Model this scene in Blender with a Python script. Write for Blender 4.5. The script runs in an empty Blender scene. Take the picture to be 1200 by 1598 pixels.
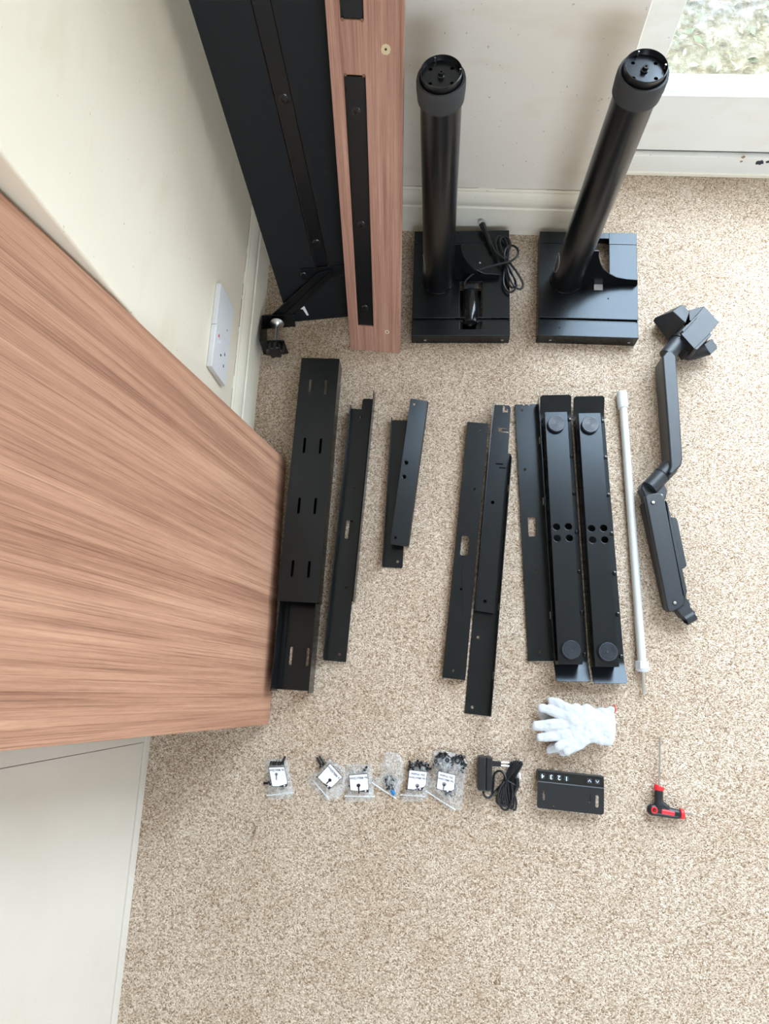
import bpy, bmesh, math, random
from mathutils import Vector, Matrix
from mathutils.geometry import tessellate_polygon
random.seed(7)
SC = bpy.context.scene
COL = SC.collection

# ------------------------------------------------------------------ camera
W, H, F = 1200.0, 1598.0, 1050.0
CAM = Vector((0, 0, 1.6))
_n = Vector((76, 276, 1050)).normalized()            # straight down, seen by the camera (x right, y down, z forward)
_d = Vector((1, .0716, 0)); _d.z = -(_n.x + _n.y*_d.y)/_n.z
AX, AZ = _d.normalized(), -_n
AY = AZ.cross(AX)
RW = Matrix((AX, AY, AZ))                            # camera (x right, y down, z forward) -> world
cd = bpy.data.cameras.new('camera'); cam = bpy.data.objects.new('camera', cd); COL.objects.link(cam)
cd.sensor_fit = 'HORIZONTAL'; cd.sensor_width = 36; cd.lens = F/W*36; cd.clip_start = .02
rot = RW @ Matrix(((1, 0, 0), (0, -1, 0), (0, 0, -1)))
cam.matrix_world = Matrix.Translation(CAM) @ rot.to_4x4()
SC.camera = cam

# ------------------------------------------------------------------ light
SC.view_settings.view_transform = 'Standard'; SC.view_settings.look = 'None'
SC.view_settings.gamma = 1; SC.view_settings.use_curve_mapping = False
SC.view_settings.exposure = -0.15
SKY = 30.5
world = bpy.data.worlds.new('sky'); SC.world = world; world.use_nodes = True
bg = world.node_tree.nodes['Background']
# overcast sky: three times as bright overhead as at the horizon
bg.inputs[0].default_value = (.71, .84, 1.0, 1)
_wn = world.node_tree; _tc = _wn.nodes.new('ShaderNodeTexCoord'); _sx = _wn.nodes.new('ShaderNodeSeparateXYZ')
_mr = _wn.nodes.new('ShaderNodeMapRange'); _mr.inputs['To Min'].default_value = SKY/3; _mr.inputs['To Max'].default_value = SKY
_wn.links.new(_tc.outputs['Generated'], _sx.inputs[0]); _wn.links.new(_sx.outputs['Z'], _mr.inputs['Value']); _wn.links.new(_mr.outputs[0], bg.inputs[1])
def portal(name, loc, rot, sx, sy):
    l = bpy.data.lights.new(name, 'AREA'); l.shape = 'RECTANGLE'; l.size = sx; l.size_y = sy; l.cycles.is_portal = True
    o = bpy.data.objects.new(name, l); COL.objects.link(o); o.location = loc; o.rotation_euler = rot
portal('window_portal', (1.31, 1.50, 1.42), (math.radians(-90), 0, 0), 1.95, 2.4)
portal('front_fill_portal', (1.0, -2.52, 1.85), (math.radians(90), 0, 0), 1.4, 1.0)  # unseen opening behind the camera, added as fill for back wall and carpet
SC.cycles.max_bounces = 10; SC.cycles.diffuse_bounces = 6; SC.cycles.transparent_max_bounces = 16

# ------------------------------------------------------------------ pixel -> place
def ray(px, py): return RW @ Vector((px-600, py-799, F))
def at(px, py, z=0.0):
    r = ray(px, py); return CAM + r*((z-CAM.z)/r.z)
def onplane(px, py, P, N):
    r = ray(px, py); return CAM + r*((P-CAM).dot(N)/r.dot(N))

# ------------------------------------------------------------------ materials
def mat(name, col, rough=.5, metal=0, spec=.5, bump=0, bscale=300, var=None, vscale=5, alpha=None):
    m = bpy.data.materials.new(name); m.use_nodes = True
    nt = m.node_tree; b = nt.nodes['Principled BSDF']
    b.inputs['Base Color'].default_value = (*col, 1); b.inputs['Roughness'].default_value = rough
    b.inputs['Metallic'].default_value = metal; b.inputs['Specular IOR Level'].default_value = spec
    tc = nt.nodes.new('ShaderNodeTexCoord')
    n = nt.nodes.new('ShaderNodeTexNoise'); n.inputs['Scale'].default_value = bscale; n.inputs['Detail'].default_value = 3
    nt.links.new(tc.outputs['Object'], n.inputs['Vector'])
    if bump:
        bp = nt.nodes.new('ShaderNodeBump'); bp.inputs['Strength'].default_value = bump; bp.inputs['Distance'].default_value = .001
        nt.links.new(n.outputs['Fac'], bp.inputs['Height']); nt.links.new(bp.outputs['Normal'], b.inputs['Normal'])
    n2 = nt.nodes.new('ShaderNodeTexNoise'); n2.inputs['Scale'].default_value = vscale; n2.inputs['Detail'].default_value = 4
    nt.links.new(tc.outputs['Object'], n2.inputs['Vector'])
    r = nt.nodes.new('ShaderNodeValToRGB'); r.color_ramp.elements[0].position = .35; r.color_ramp.elements[1].position = .65
    r.color_ramp.elements[0].color = (*(var or [c*.9 for c in col]), 1); r.color_ramp.elements[1].color = (*col, 1)
    nt.links.new(n2.outputs['Fac'], r.inputs['Fac']); nt.links.new(r.outputs['Color'], b.inputs['Base Color'])
    return m
def ramp(nt, els):
    r = nt.nodes.new('ShaderNodeValToRGB'); e = r.color_ramp.elements
    e[0].position, e[0].color = els[0][0], (*els[0][1], 1); e[1].position, e[1].color = els[-1][0], (*els[-1][1], 1)
    for p, c in els[1:-1]:
        k = e.new(p); k.color = (*c, 1)
    return r
def mix(nt, a, b, fac, mode='MIX'):
    m = nt.nodes.new('ShaderNodeMix'); m.data_type = 'RGBA'; m.blend_type = mode
    for s, v in ((6, a), (7, b), (0, fac)):
        if hasattr(v, 'is_output'): nt.links.new(v, m.inputs[s])
        else: m.inputs[s].default_value = v if s == 0 else (*v, 1)
    return m.outputs[2]
def noise(nt, src, scale, detail=3, vec=(1, 1, 1), rough=.5, dist=0):
    mp = nt.nodes.new('ShaderNodeMapping'); mp.inputs['Scale'].default_value = vec
    nt.links.new(src, mp.inputs['Vector'])
    n = nt.nodes.new('ShaderNodeTexNoise'); n.inputs['Scale'].default_value = scale; n.inputs['Detail'].default_value = detail
    n.inputs['Roughness'].default_value = rough; n.inputs['Distortion'].default_value = dist
    nt.links.new(mp.outputs[0], n.inputs['Vector']); return n.outputs['Fac']
def base(name, rough):
    m = bpy.data.materials.new(name); m.use_nodes = True; nt = m.node_tree
    b = nt.nodes['Principled BSDF']; b.inputs['Roughness'].default_value = rough
    tc = nt.nodes.new('ShaderNodeTexCoord'); return m, nt, b, tc.outputs['Object']
def bumpit(nt, b, h, s, d=.001):
    bp = nt.nodes.new('ShaderNodeBump'); bp.inputs['Strength'].default_value = s; bp.inputs['Distance'].default_value = d
    nt.links.new(h, bp.inputs['Height']); nt.links.new(bp.outputs['Normal'], b.inputs['Normal'])

def carpet_mat():
    m, nt, b, o = base('carpet', .95); b.inputs['Specular IOR Level'].default_value = .1
    vo = nt.nodes.new('ShaderNodeTexVoronoi'); vo.inputs['Scale'].default_value = 400; vo.inputs['Randomness'].default_value = 1
    nt.links.new(o, vo.inputs['Vector']); sp = nt.nodes.new('ShaderNodeSeparateColor'); nt.links.new(vo.outputs['Color'], sp.inputs[0])
    f = sp.outputs[0]
    r = ramp(nt, [(.0, (.25, .165, .105)), (.2, (.45, .335, .235)), (.6, (.64, .515, .40)), (1.0, (.84, .73, .62))])
    nt.links.new(f, r.inputs['Fac'])
    g = noise(nt, o, 90, 2); r2 = ramp(nt, [(.3, (.80, .76, .72)), (.6, (1, 1, 1))]); nt.links.new(g, r2.inputs['Fac'])
    c = mix(nt, r.outputs[0], r2.outputs[0], .6, 'MULTIPLY')
    g2 = noise(nt, o, 5, 4); r3 = ramp(nt, [(.35, (.86, .82, .78)), (.6, (1, 1, 1))]); nt.links.new(g2, r3.inputs['Fac'])
    c = mix(nt, c, r3.outputs[0], .7, 'MULTIPLY')
    nt.links.new(c, b.inputs['Base Color'])
    bp = nt.nodes.new('ShaderNodeBump'); bp.inputs['Strength'].default_value = .9; bp.inputs['Distance'].default_value = -.003
    nt.links.new(vo.outputs['Distance'], bp.inputs['Height'])
    # round dents left by furniture feet
    last = None
    for cx, cy, rad in ((.885, .62, .022), (.84, 1.12, .020), (-.39, -.34, .020)):
        vd = nt.nodes.new('ShaderNodeVectorMath'); vd.operation = 'DISTANCE'; nt.links.new(o, vd.inputs[0]); vd.inputs[1].default_value = (cx, cy, 0)
        mr = nt.nodes.new('ShaderNodeMapRange'); mr.interpolation_type = 'SMOOTHSTEP'; mr.inputs['From Min'].default_value = rad*.8; mr.inputs['From Max'].default_value = rad*1.15
        nt.links.new(vd.outputs['Value'], mr.inputs['Value'])
        if last is None: last = mr.outputs[0]
        else:
            mm = nt.nodes.new('ShaderNodeMath'); mm.operation = 'MULTIPLY'; nt.links.new(last, mm.inputs[0]); nt.links.new(mr.outputs[0], mm.inputs[1]); last = mm.outputs[0]
    b2_ = nt.nodes.new('ShaderNodeBump'); b2_.inputs['Strength'].default_value = .8; b2_.inputs['Distance'].default_value = .006
    nt.links.new(last, b2_.inputs['Height']); nt.links.new(bp.outputs['Normal'], b2_.inputs['Normal']); nt.links.new(b2_.outputs['Normal'], b.inputs['Normal']); return m
def wood_mat(name, light, mid, dark, s=1.0):
    m, nt, b, o = base(name, .5); b.inputs['Specular IOR Level'].default_value = .3
    f1 = noise(nt, o, 9*s, 4, (1, .07, 1), .6, .4)
    f2 = noise(nt, o, 330*s, 3, (1, .006, 1), .75)
    f3 = noise(nt, o, 600, 2, (1, .05, 1), .6)
    f0 = noise(nt, o, 38*s, 6, (1, .022, 1), .7, .25)
    r = ramp(nt, [(.36, dark), (.5, mid), (.64, light)]); nt.links.new(f0, r.inputs['Fac'])
    ra = ramp(nt, [(.3, (.86, .82, .80)), (.6, (1, 1, 1))]); nt.links.new(f1, ra.inputs['Fac'])
    c = mix(nt, r.outputs[0], ra.outputs[0], .9, 'MULTIPLY')
    r2 = ramp(nt, [(.36, (.58, .52, .50)), (.50, (1, 1, 1))]); nt.links.new(f2, r2.inputs['Fac'])
    c = mix(nt, c, r2.outputs[0], .8, 'MULTIPLY')
    r3 = ramp(nt, [(.35, (.88, .86, .85)), (.6, (1, 1, 1))]); nt.links.new(f3, r3.inputs['Fac'])
    c = mix(nt, c, r3.outputs[0], .7, 'MULTIPLY')
    nt.links.new(c, b.inputs['Base Color']); bumpit(nt, b, f2, .08); return m
def wall_mat(name, col, marks=.5):
    m, nt, b, o = base(name, .55); b.inputs['Specular IOR Level'].default_value = .35
    f = noise(nt, o, 1.7, 5); r = ramp(nt, [(.35, [c*k for c, k in zip(col, (.93, .91, .88))]), (.65, col)]); nt.links.new(f, r.inputs['Fac'])
    s = noise(nt, o, 120, 1, (1, 1.3, .9)); rs = ramp(nt, [(.765, (1, 1, 1)), (.80, (.45, .38, .30))]); nt.links.new(s, rs.inputs['Fac'])
    c = mix(nt, r.outputs[0], rs.outputs[0], marks, 'MULTIPLY')
    d = noise(nt, o, 6, 5, (1, 1, 2.5)); rd = ramp(nt, [(.55, (1, 1, 1)), (.8, (.86, .80, .70))]); nt.links.new(d, rd.inputs['Fac'])
    c = mix(nt, c, rd.outputs[0], marks, 'MULTIPLY')
    nt.links.new(c, b.inputs['Base Color']); bumpit(nt, b, noise(nt, o, 90, 3), .12); return m

CARPET = carpet_mat()
DESK = wood_mat('walnut_laminate', (.60, .345, .225), (.49, .265, .17), (.36, .18, .115))
LEGWOOD = wood_mat('walnut_laminate_pink', (.56, .33, .25), (.46, .255, .19), (.34, .175, .125), 1.6)
CREAM = wall_mat('cream_paint', (.87, .80, .67), .5)
BACKP = wall_mat('back_wall_paint', (.88, .82, .74), .6)
TRIM = wall_mat('cream_gloss_trim', (.88, .83, .72), .5)
WHITEG = wall_mat('white_gloss_trim', (.82, .82, .79), .6)
CUPB = wall_mat('cupboard_paint', (.70, .65, .58), .25)
WHITE = mat('plaster_white', (.85, .83, .78), .8)
FRONTP = mat('front_wall_paint', (.58, .54, .47), .8)
CEIL = mat('ceiling_paint', (.70, .68, .64), .9)
BLACK = mat('black_powder_coat', (.005, .005, .0055), .25, spec=.50, bump=.05, bscale=900, var=(.004, .004, .0045)); BLACK.node_tree.nodes['Principled BSDF'].inputs['Specular Tint'].default_value = (.80, .91, 1, 1)  # specular tint paints the window's sky blue into the coat's reflections
BLACKT = mat('black_textured_board', (.005, .0065, .008), .55, spec=.28, bump=.5, bscale=500)
GLOSSB = mat('black_gloss_steel', (.008, .008, .009), .14)
TUBEB = mat('black_tube_paint', (.003, .003, .004), .28, spec=.8)
PLAST = mat('black_plastic', (.009, .010, .012), .40, bump=.15, bscale=700)
GREYP = mat('charcoal_plastic', (.018, .022, .027), .38, bump=.2, bscale=700)
RUBBER = mat('grey_rubber', (.036, .037, .039), .7)
RINGM = mat('rubber_pad', (.020, .028, .042), .32, spec=.8)
EDGE = mat('bare_steel_edge', (.45, .43, .40), .4, .8)
STEEL = mat('zinc_steel', (.62, .62, .60), .28, 1)
SILVER = mat('silver_paint', (.66, .67, .65), .36, .2)
GREYCAP = mat('light_grey_plastic', (.60, .62, .64), .5)
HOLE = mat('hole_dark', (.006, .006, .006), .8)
SOCK = mat('white_socket_plastic', (.80, .80, .82), .35)
GLOVE = mat('white_knit', (.58, .60, .63), .9, bump=.6, bscale=450)
RED = mat('red_plastic', (.75, .02, .03), .4)
PAPER = mat('white_label_paper', (.86, .87, .90), .8)
INK = mat('label_ink', (.03, .02, .03), .7)
GINK = mat('grey_ink', (.22, .21, .24), .7)
BLUE = mat('blue_thread_patch', (.0, .16, .42), .4)
LED = mat('white_print', (.75, .85, .95), .5)
RAWB = mat('raw_chipboard', (.68, .56, .36), .9, bump=.6, bscale=700)
COPPER = mat('brown_core_edge', (.20, .10, .05), .7)
CHIP = mat('dark_bare_patch', (.03, .035, .045), .8)
CHIPB = mat('brown_bare_patch', (.30, .20, .13), .8)
GAP = mat('gap_dark', (.03, .022, .015), .9)
def film_mat():
    m = bpy.data.materials.new('clear_bag_film'); m.use_nodes = True; nt = m.node_tree
    for n in list(nt.nodes): nt.nodes.remove(n)
    out = nt.nodes.new('ShaderNodeOutputMaterial'); tr = nt.nodes.new('ShaderNodeBsdfTransparent')
    tr.inputs[0].default_value = (.97, .98, .98, 1)
    gl = nt.nodes.new('ShaderNodeBsdfPrincipled'); gl.inputs['Base Color'].default_value = (.9, .92, .93, 1); gl.inputs['Roughness'].default_value = .12
    tc = nt.nodes.new('ShaderNodeTexCoord'); n = noise(nt, tc.outputs['Object'], 90, 3, dist=1.5)
    bp = nt.nodes.new('ShaderNodeBump'); bp.inputs['Strength'].default_value = 1; bp.inputs['Distance'].default_value = .003
    nt.links.new(n, bp.inputs['Height']); nt.links.new(bp.outputs[0], gl.inputs['Normal'])
    r = ramp(nt, [(.32, (.09, .09, .09)), (.70, (.40, .40, .40))]); nt.links.new(n, r.inputs['Fac'])
    mx = nt.nodes.new('ShaderNodeMixShader'); nt.links.new(r.outputs[0], mx.inputs[0])
    nt.links.new(tr.outputs[0], mx.inputs[1]); nt.links.new(gl.outputs[0], mx.inputs[2]); nt.links.new(mx.outputs[0], out.inputs[0]); return m
FILM = film_mat()
ZIPM = mat('milky_zip', (.82, .84, .85), .35)
def glass_mat():
    m = bpy.data.materials.new('window_glass'); m.use_nodes = True; nt = m.node_tree
    for n in list(nt.nodes): nt.nodes.remove(n)
    out = nt.nodes.new('ShaderNodeOutputMaterial'); tr = nt.nodes.new('ShaderNodeBsdfTransparent'); gl = nt.nodes.new('ShaderNodeBsdfGlossy')
    tr.inputs[0].default_value = (.96, .97, .96, 1); gl.inputs['Roughness'].default_value = .02
    fr = nt.nodes.new('ShaderNodeLayerWeight'); fr.inputs['Blend'].default_value = .12
    mx = nt.nodes.new('ShaderNodeMixShader'); nt.links.new(fr.outputs['Facing'], mx.inputs[0])
    nt.links.new(tr.outputs[0], mx.inputs[1]); nt.links.new(gl.outputs[0], mx.inputs[2]); nt.links.new(mx.outputs[0], out.inputs[0]); return m
GLASS = glass_mat()
def ground_mat():
    m, nt, b, o = base('garden_ground_mat', .9)
    f = noise(nt, o, 28, 6, rough=.7); r = ramp(nt, [(.3, (.018, .018, .012)), (.42, (.07, .058, .03)), (.55, (.11, .105, .085)), (.7, (.20, .19, .165))])
    nt.links.new(f, r.inputs['Fac']); g = noise(nt, o, 2.2, 3); r2 = ramp(nt, [(.4, (.95, .95, 1)), (.6, (.95, .85, .5))]); nt.links.new(g, r2.inputs['Fac'])
    nt.links.new(mix(nt, r.outputs[0], r2.outputs[0], .8, 'MULTIPLY'), b.inputs['Base Color']); bumpit(nt, b, f, 1, .02); return m
GROUND = ground_mat()
LEAFS = [mat('leaf_a', (.15, .12, .05), .6), mat('leaf_b', (.15, .145, .13), .6), mat('leaf_c', (.06, .075, .03), .6), mat('leaf_d', (.13, .065, .04), .6)]

# ------------------------------------------------------------------ mesh building
def rect(x0, y0, x1, y1): return [(x0, y0), (x1, y0), (x1, y1), (x0, y1)]
def circ(cx, cy, r, n=18, ry=None):
    ry = ry or r; return [(cx+r*math.cos(2*math.pi*i/n), cy+ry*math.sin(2*math.pi*i/n)) for i in range(n)]
def rrect(cx, cy, w, h, r, a=0, k=4):
    p = []
    for sx, sy, a0 in ((1, 1, 0), (-1, 1, 90), (-1, -1, 180), (1, -1, 270)):
        for i in range(k+1):
            t = math.radians(a0+90*i/k); p.append((sx*(w/2-r)+r*math.cos(t), sy*(h/2-r)+r*math.sin(t)))
    c, s = math.cos(a), math.sin(a)
    return [(cx+x*c-y*s, cy+x*s+y*c) for x, y in p]
class MB:
    def __init__(s): s.v = []; s.f = []
    def add(s, vs, fs, M=None):
        k = len(s.v); s.v += [M @ Vector(v) if M else Vector(v) for v in vs]; s.f += [tuple(i+k for i in f) for f in fs]; return s
    def prism(s, outer, z0, z1, holes=(), M=None):
        loops = [outer, *holes]; flat = [p for l in loops for p in l]; n = len(flat)
        if holes: tris = tessellate_polygon([[Vector((x, y, 0)) for x, y in l] for l in loops])
        else: tris = [tuple(range(n))]
        fs = [tuple(t[::-1]) for t in tris] + [tuple(i+n for i in t) for t in tris]
        k = 0
        for l in loops:
            m = len(l); fs += [(k+i, k+(i+1) % m, k+(i+1) % m+n, k+i+n) for i in range(m)]; k += m
        return s.add([(x, y, z0) for x, y in flat]+[(x, y, z1) for x, y in flat], fs, M)
    def box(s, x0, x1, y0, y1, z0, z1, M=None): return s.prism(rect(x0, y0, x1, y1), z0, z1, M=M)
    def rings(s, rings, closed=False, caps=True, M=None):
        n = len(rings[0]); vs = [p for r in rings for p in r]; fs = []
        m = len(rings)
        for i in range(m if closed else m-1):
            a, b = i*n, ((i+1) % m)*n
            fs += [(a+j, a+(j+1) % n, b+(j+1) % n, b+j) for j in range(n)]
        if caps and not closed: fs += [tuple(range(n))[::-1], tuple((m-1)*n+j for j in range(n))]
        return s.add(vs, fs, M)
    def tube(s, path, r, n=10, closed=False, M=None, flat=1.0):
        P = [Vector(p) for p in path]; m = len(P); rs = r if isinstance(r, (list, tuple)) else [r]*m
        out = []; prev = None
        for i in range(m):
            a = P[(i-1) % m] if (closed or i > 0) else P[i]; b = P[(i+1) % m] if (closed or i < m-1) else P[i]
            t = (b-a).normalized()
            u = (prev - t*prev.dot(t)) if prev else (Vector((0, 0, 1)).cross(t) if abs(t.z) < .9 else Vector((1, 0, 0)).cross(t))
            u = u.normalized(); prev = u; w = t.cross(u)
            out.append([P[i]+u*(rs[i]*math.cos(2*math.pi*j/n))+w*(rs[i]*flat*math.sin(2*math.pi*j/n)) for j in range(n)])
        return s.rings(out, closed, True, M)
    def lathe(s, prof, n=32, M=None):
        return s.rings([[(r*math.cos(2*math.pi*j/n), r*math.sin(2*math.pi*j/n), z) for j in range(n)] for r, z in prof], M=M)
    def build(s, name, m, parent=None, bevel=0, M=None, segs=2, mods=()):
        me = bpy.data.meshes.new(name); me.from_pydata([tuple(v) for v in s.v], [], s.f)
        bm = bmesh.new(); bm.from_mesh(me); bmesh.ops.recalc_face_normals(bm, faces=bm.faces); bm.to_mesh(me); bm.free()
        for p in me.polygons: p.use_smooth = True
        me.set_sharp_from_angle(angle=math.radians(38))
        me.materials.append(m)
        o = bpy.data.objects.new(name, me); COL.objects.link(o)
        if parent: o.parent = parent
        elif M: o.matrix_world = M
        if bevel:
            b = o.modifiers.new('bevel', 'BEVEL'); b.width = bevel; b.segments = segs; b.limit_method = 'ANGLE'; b.angle_limit = math.radians(45); b.harden_normals = True
        return o
def smooth_path(pts, k=6, closed=False):
    P = [Vector(p) for p in pts]; n = len(P); out = []
    for i in range(n if closed else n-1):
        p0 = P[(i-1) % n] if closed or i > 0 else P[i]; p1 = P[i]; p2 = P[(i+1) % n]; p3 = P[(i+2) % n] if closed or i < n-2 else P[i+1]
        for j in range(k):
            t = j/k
            out.append(.5*((2*p1)+(p2-p0)*t+(2*p0-5*p1+4*p2-p3)*t*t+(3*p1-p0-3*p2+p3)*t**3))
    if not closed: out.append(P[-1])
    return out
def text_mesh(name, body, size, off, m, parent, M):
    cu = bpy.data.curves.new(name, 'FONT'); cu.body = body; cu.size = size; cu.align_x = 'CENTER'; cu.align_y = 'CENTER'; cu.extrude = .0001; cu.offset = off; cu.resolution_u = 3
    T = bpy.data.objects.new(name, cu); COL.objects.link(T); bpy.context.view_layer.update()
    me = bpy.data.meshes.new_from_object(T.evaluated_get(bpy.context.evaluated_depsgraph_get())); bpy.data.objects.remove(T); bpy.data.curves.remove(cu)
    me.materials.clear(); me.materials.append(m); o = bpy.data.objects.new(name, me); COL.objects.link(o); o.parent = parent; o.matrix_local = M; return o
def tag(o, label=None, cat=None, group=None, kind=None):
    if label: o['label'] = label
    if cat: o['category'] = cat
    if group: o['group'] = group
    if kind: o['kind'] = kind
    return o
def thing(name, label, cat, M=None, group=None):
    o = bpy.data.objects.new(name, None); COL.objects.link(o); o.empty_display_size = .02
    o.matrix_world = M or Matrix(); return tag(o, label, cat, group)
def struct(name, mb, m, parent=None, bevel=0, M=None):
    o = mb.build(name, m, parent, bevel, M)
    if not parent: o['kind'] = 'structure'
    return o
def frameM(O, X, Y):
    X = X.normalized(); Z = X.cross(Y).normalized(); Y = Z.cross(X)
    M = Matrix((X, Y, Z)).transposed().to_4x4(); M.translation = O; return M
class Bar:
    """a level piece on the floor: four corners seen at height z give its place, width and length"""
    def __init__(s, TL, TR, BR, BL, z):
        a, b, c, d = (at(*p, z) for p in (TL, TR, BR, BL)); s.z = z
        top, bot = (a+b)/2, (c+d)/2; O = (top+bot)/2; O.z = 0
        Y = (top-bot).normalized(); X = Y.cross(Vector((0, 0, 1)))
        s.M = frameM(O, X, Y); s.I = s.M.inverted(); s.l = (top-bot).length
        s.w = (abs((b-a).dot(X))+abs((c-d).dot(X)))/2
    def L(s, px, py, z=None):
        p = s.I @ at(px, py, s.z if z is None else z); return (p.x, p.y)
def hole(b, px, py, r, n=14): return circ(*b.L(px, py), r, n)

# ================================================================== room
def strip(mb, x0, x1, y0, y1, z0, z1): return mb.box(x0, x1, y0, y1, z0, z1)
struct('floor', MB().box(-.9, 2.75, -2.5, 1.5, -.05, 0), CARPET)
LA, LB = at(420, 415), at(397, 660)
ld = (LA-LB).normalized()                              # along the left wall, away from the camera
ln = Vector((ld.y, -ld.x, 0))                          # into the room
def lpt(y, off=0): return LA + ld*((y-LA.y)/ld.y) + ln*off
P0, P1 = lpt(.532, -.015), lpt(1.30, -.015)
# left wall: block between the outside corner and the back wall
AWX = lambda y: -.646 + (-.614+.646)*((-.168-y)/.574)   # alcove wall face
struct('wall_left', MB().prism([(P0.x, P0.y), (P1.x, P1.y), (-1.1, 1.3), (-1.1, P0.y)], 0, 2.8), CREAM, bevel=.006)
struct('wall_alcove', MB().prism([(AWX(.55)-.012, .55), (-1.1, .55), (-1.1, -2.5), (AWX(-2.5)-.012, -2.5)], 0, 2.8), CREAM)
# cupboard front in the alcove: plinth, stile and door panel
AO = Vector((AWX(.53), .53, 0)); AD = (Vector((AWX(-2.4), -2.4, 0))-AO).normalized(); AM = frameM(AO, AD, Vector((0, 0, 1)))  # x along, y up, z into alcove? 
if (AM.to_3x3() @ Vector((0, 0, 1))).x < 0: AM = AM @ Matrix.Diagonal((1, 1, -1, 1))
door = thing('door_1', None, None, AM); door['kind'] = 'structure'
def acv(px, py):
    N = Vector((-AD.y, AD.x, 0)); p = AM.inverted() @ onplane(px, py, AO, N); return p.x, p.y
MB().box(0, 2.9, 0, .028, -.012, .004).build('plinth', CUPB, door, .001)
gx = (acv(222, 1161)[0]+acv(20, 1192)[0])/2
MB().box(0, gx-.0006, .029, 2.0, -.012, .002).build('stile', CUPB, door, .001)
MB().box(gx+.0006, 2.9, .031, 2.0, -.012, .001).build('door_panel', CUPB, door, .001)
MB().box(gx-.003, 2.9, .02, 2.0, -.013, -.010).build('shadow_gap', CHIPB, door)
# back wall
struct('wall_back', MB().box(-1.1, .305, 1.228, 1.60, 0, 2.8), BACKP, bevel=.004)
BBP = [(0, 0), (0, .098), (-.003, .101), (-.003, .106), (-.0005, .110), (-.001, .124), (-.006, .142), (-.010, .147), (-.010, .151), (-.0149, .155), (-.0149, 0)]
def baseboard(name, A, B, nrm, m):
    d = (B-A).normalized()
    return struct(name, MB().rings([[tuple(P+nrm*q[0]+Vector((0, 0, q[1]))) for q in BBP] for P in (A, B)]), m)
baseboard('baseboard_back', Vector((lpt(1.213).x, 1.213, 0)), Vector((.305, 1.213, 0)), Vector((0, -1, 0)), TRIM)
baseboard('baseboard_left', lpt(.533), lpt(1.2125), ln, TRIM)
def crack(name, A, B, nrm, seed):
    random.seed(seed); n = 60; out = MB(); pts = [A.lerp(B, i/n)-nrm*.0146+Vector((0, 0, .1552+random.uniform(-.0008, .0008))) for i in range(n+1)]
    i = 0
    while i < n:
        k = random.randint(3, 9); seg = pts[i:min(i+k, n)+1]
        if len(seg) > 1: out.tube(seg, random.uniform(.0003, .0009), 5)
        i += k+random.randint(0, 3)
    o = out.build(name, CHIPB); o['kind'] = 'structure'; return o
crack('trim_1', Vector((lpt(1.213).x, 1.213, 0)), Vector((.305, 1.213, 0)), Vector((0, -1, 0)), 3)
crack('trim_2', lpt(.55), lpt(1.20), ln, 5)
# window wall, set back beyond the end of the back wall
WY = 1.43
win = thing('window_1', None, None); win['kind'] = 'structure'
MB().box(.306, 2.70, WY-.012, WY+.06, 0, .068).build('sill_board', WHITEG, win, .002)
MB().box(.306, 2.70, WY-.016, WY+.02, 0, .012).build('floor_bead', TRIM, win, .002)
MB().box(.306, 2.70, WY+.004, WY+.05, .066, .076).build('draught_gap', GAP, win)
MB().box(.424, 2.28, WY, WY+.018, .074, .243).build('kick_panel', WHITEG, win, .002)
MB().box(.424, 2.28, WY-.004, WY+.018, .243, .247).build('bead', WHITEG, win, .001)
MB().rings([[(x, WY+.002+a, z) for a, z in ((0, .247), (.003, .255), (.008, .258), (.018, .259), (.018, .247))] for x in (.424, 2.28)]).build('glazing_bead', WHITEG, win)
MB().box(.306, .423, WY-.002, WY+.06, .07, 2.65).build('jamb', WHITEG, win, .003)
MB().box(2.28, 2.40, WY-.002, WY+.06, .07, 2.65).build('jamb', WHITEG, win, .003)
MB().box(1.30, 1.37, WY+.001, WY+.046, .268, 2.6).build('mullion', WHITEG, win, .003)
MB().box(.423, 2.28, WY, WY+.05, 2.58, 2.66).build('head', WHITEG, win, .003)
MB().box(.42, 1.31, WY+.011, WY+.015, .250, 2.60).build('pane', GLASS, win)
MB().box(1.36, 2.29, WY+.011, WY+.015, .250, 2.60).build('pane', GLASS, win)
def blob(px, py, r, seed, mt, ys=.8):
    random.seed(seed); P = onplane(px, py, Vector((0, WY-.0125, 0)), Vector((0, 1, 0)))
    pts = [(P.x+r*(random.uniform(.6, 1.2))*math.cos(t), P.z+r*ys*random.uniform(.6, 1.2)*math.sin(t)) for t in [2*math.pi*i/14 for i in range(14)]]
    M = Matrix(((1, 0, 0, 0), (0, 0, -1, WY-.012), (0, 1, 0, 0), (0, 0, 0, 1)))
    MB().prism(pts, 0, .0006, M=M).build('paint_chip', mt, win)
MB().box(.30, 2.45, WY+.018, WY+.075, .215, .236).build('outer_sill', WHITEG, win, .002)
blob(1186, 254, .011, 3, CHIP); blob(1198, 253, .006, 5, CHIP); blob(1160, 245, .006, 4, CHIPB); blob(1157, 252, .004, 9, CHIPB)
struct('wall_window', MB().prism(rect(.306, 0, 2.75, 2.8), 0, .17, [rect(.306+.002, .001, 2.40, 2.66)], M=Matrix(((1, 0, 0, 0), (0, 0, 1, WY), (0, 1, 0, 0), (0, 0, 0, 1)))), WHITE)
struct('wall_right', MB().prism(rect(-2.5, 0, 1.43, 2.8), 0, .1, M=Matrix(((0, 0, 1, 2.65), (1, 0, 0, 0), (0, 1, 0, 0), (0, 0, 0, 1)))), WHITE)
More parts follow.
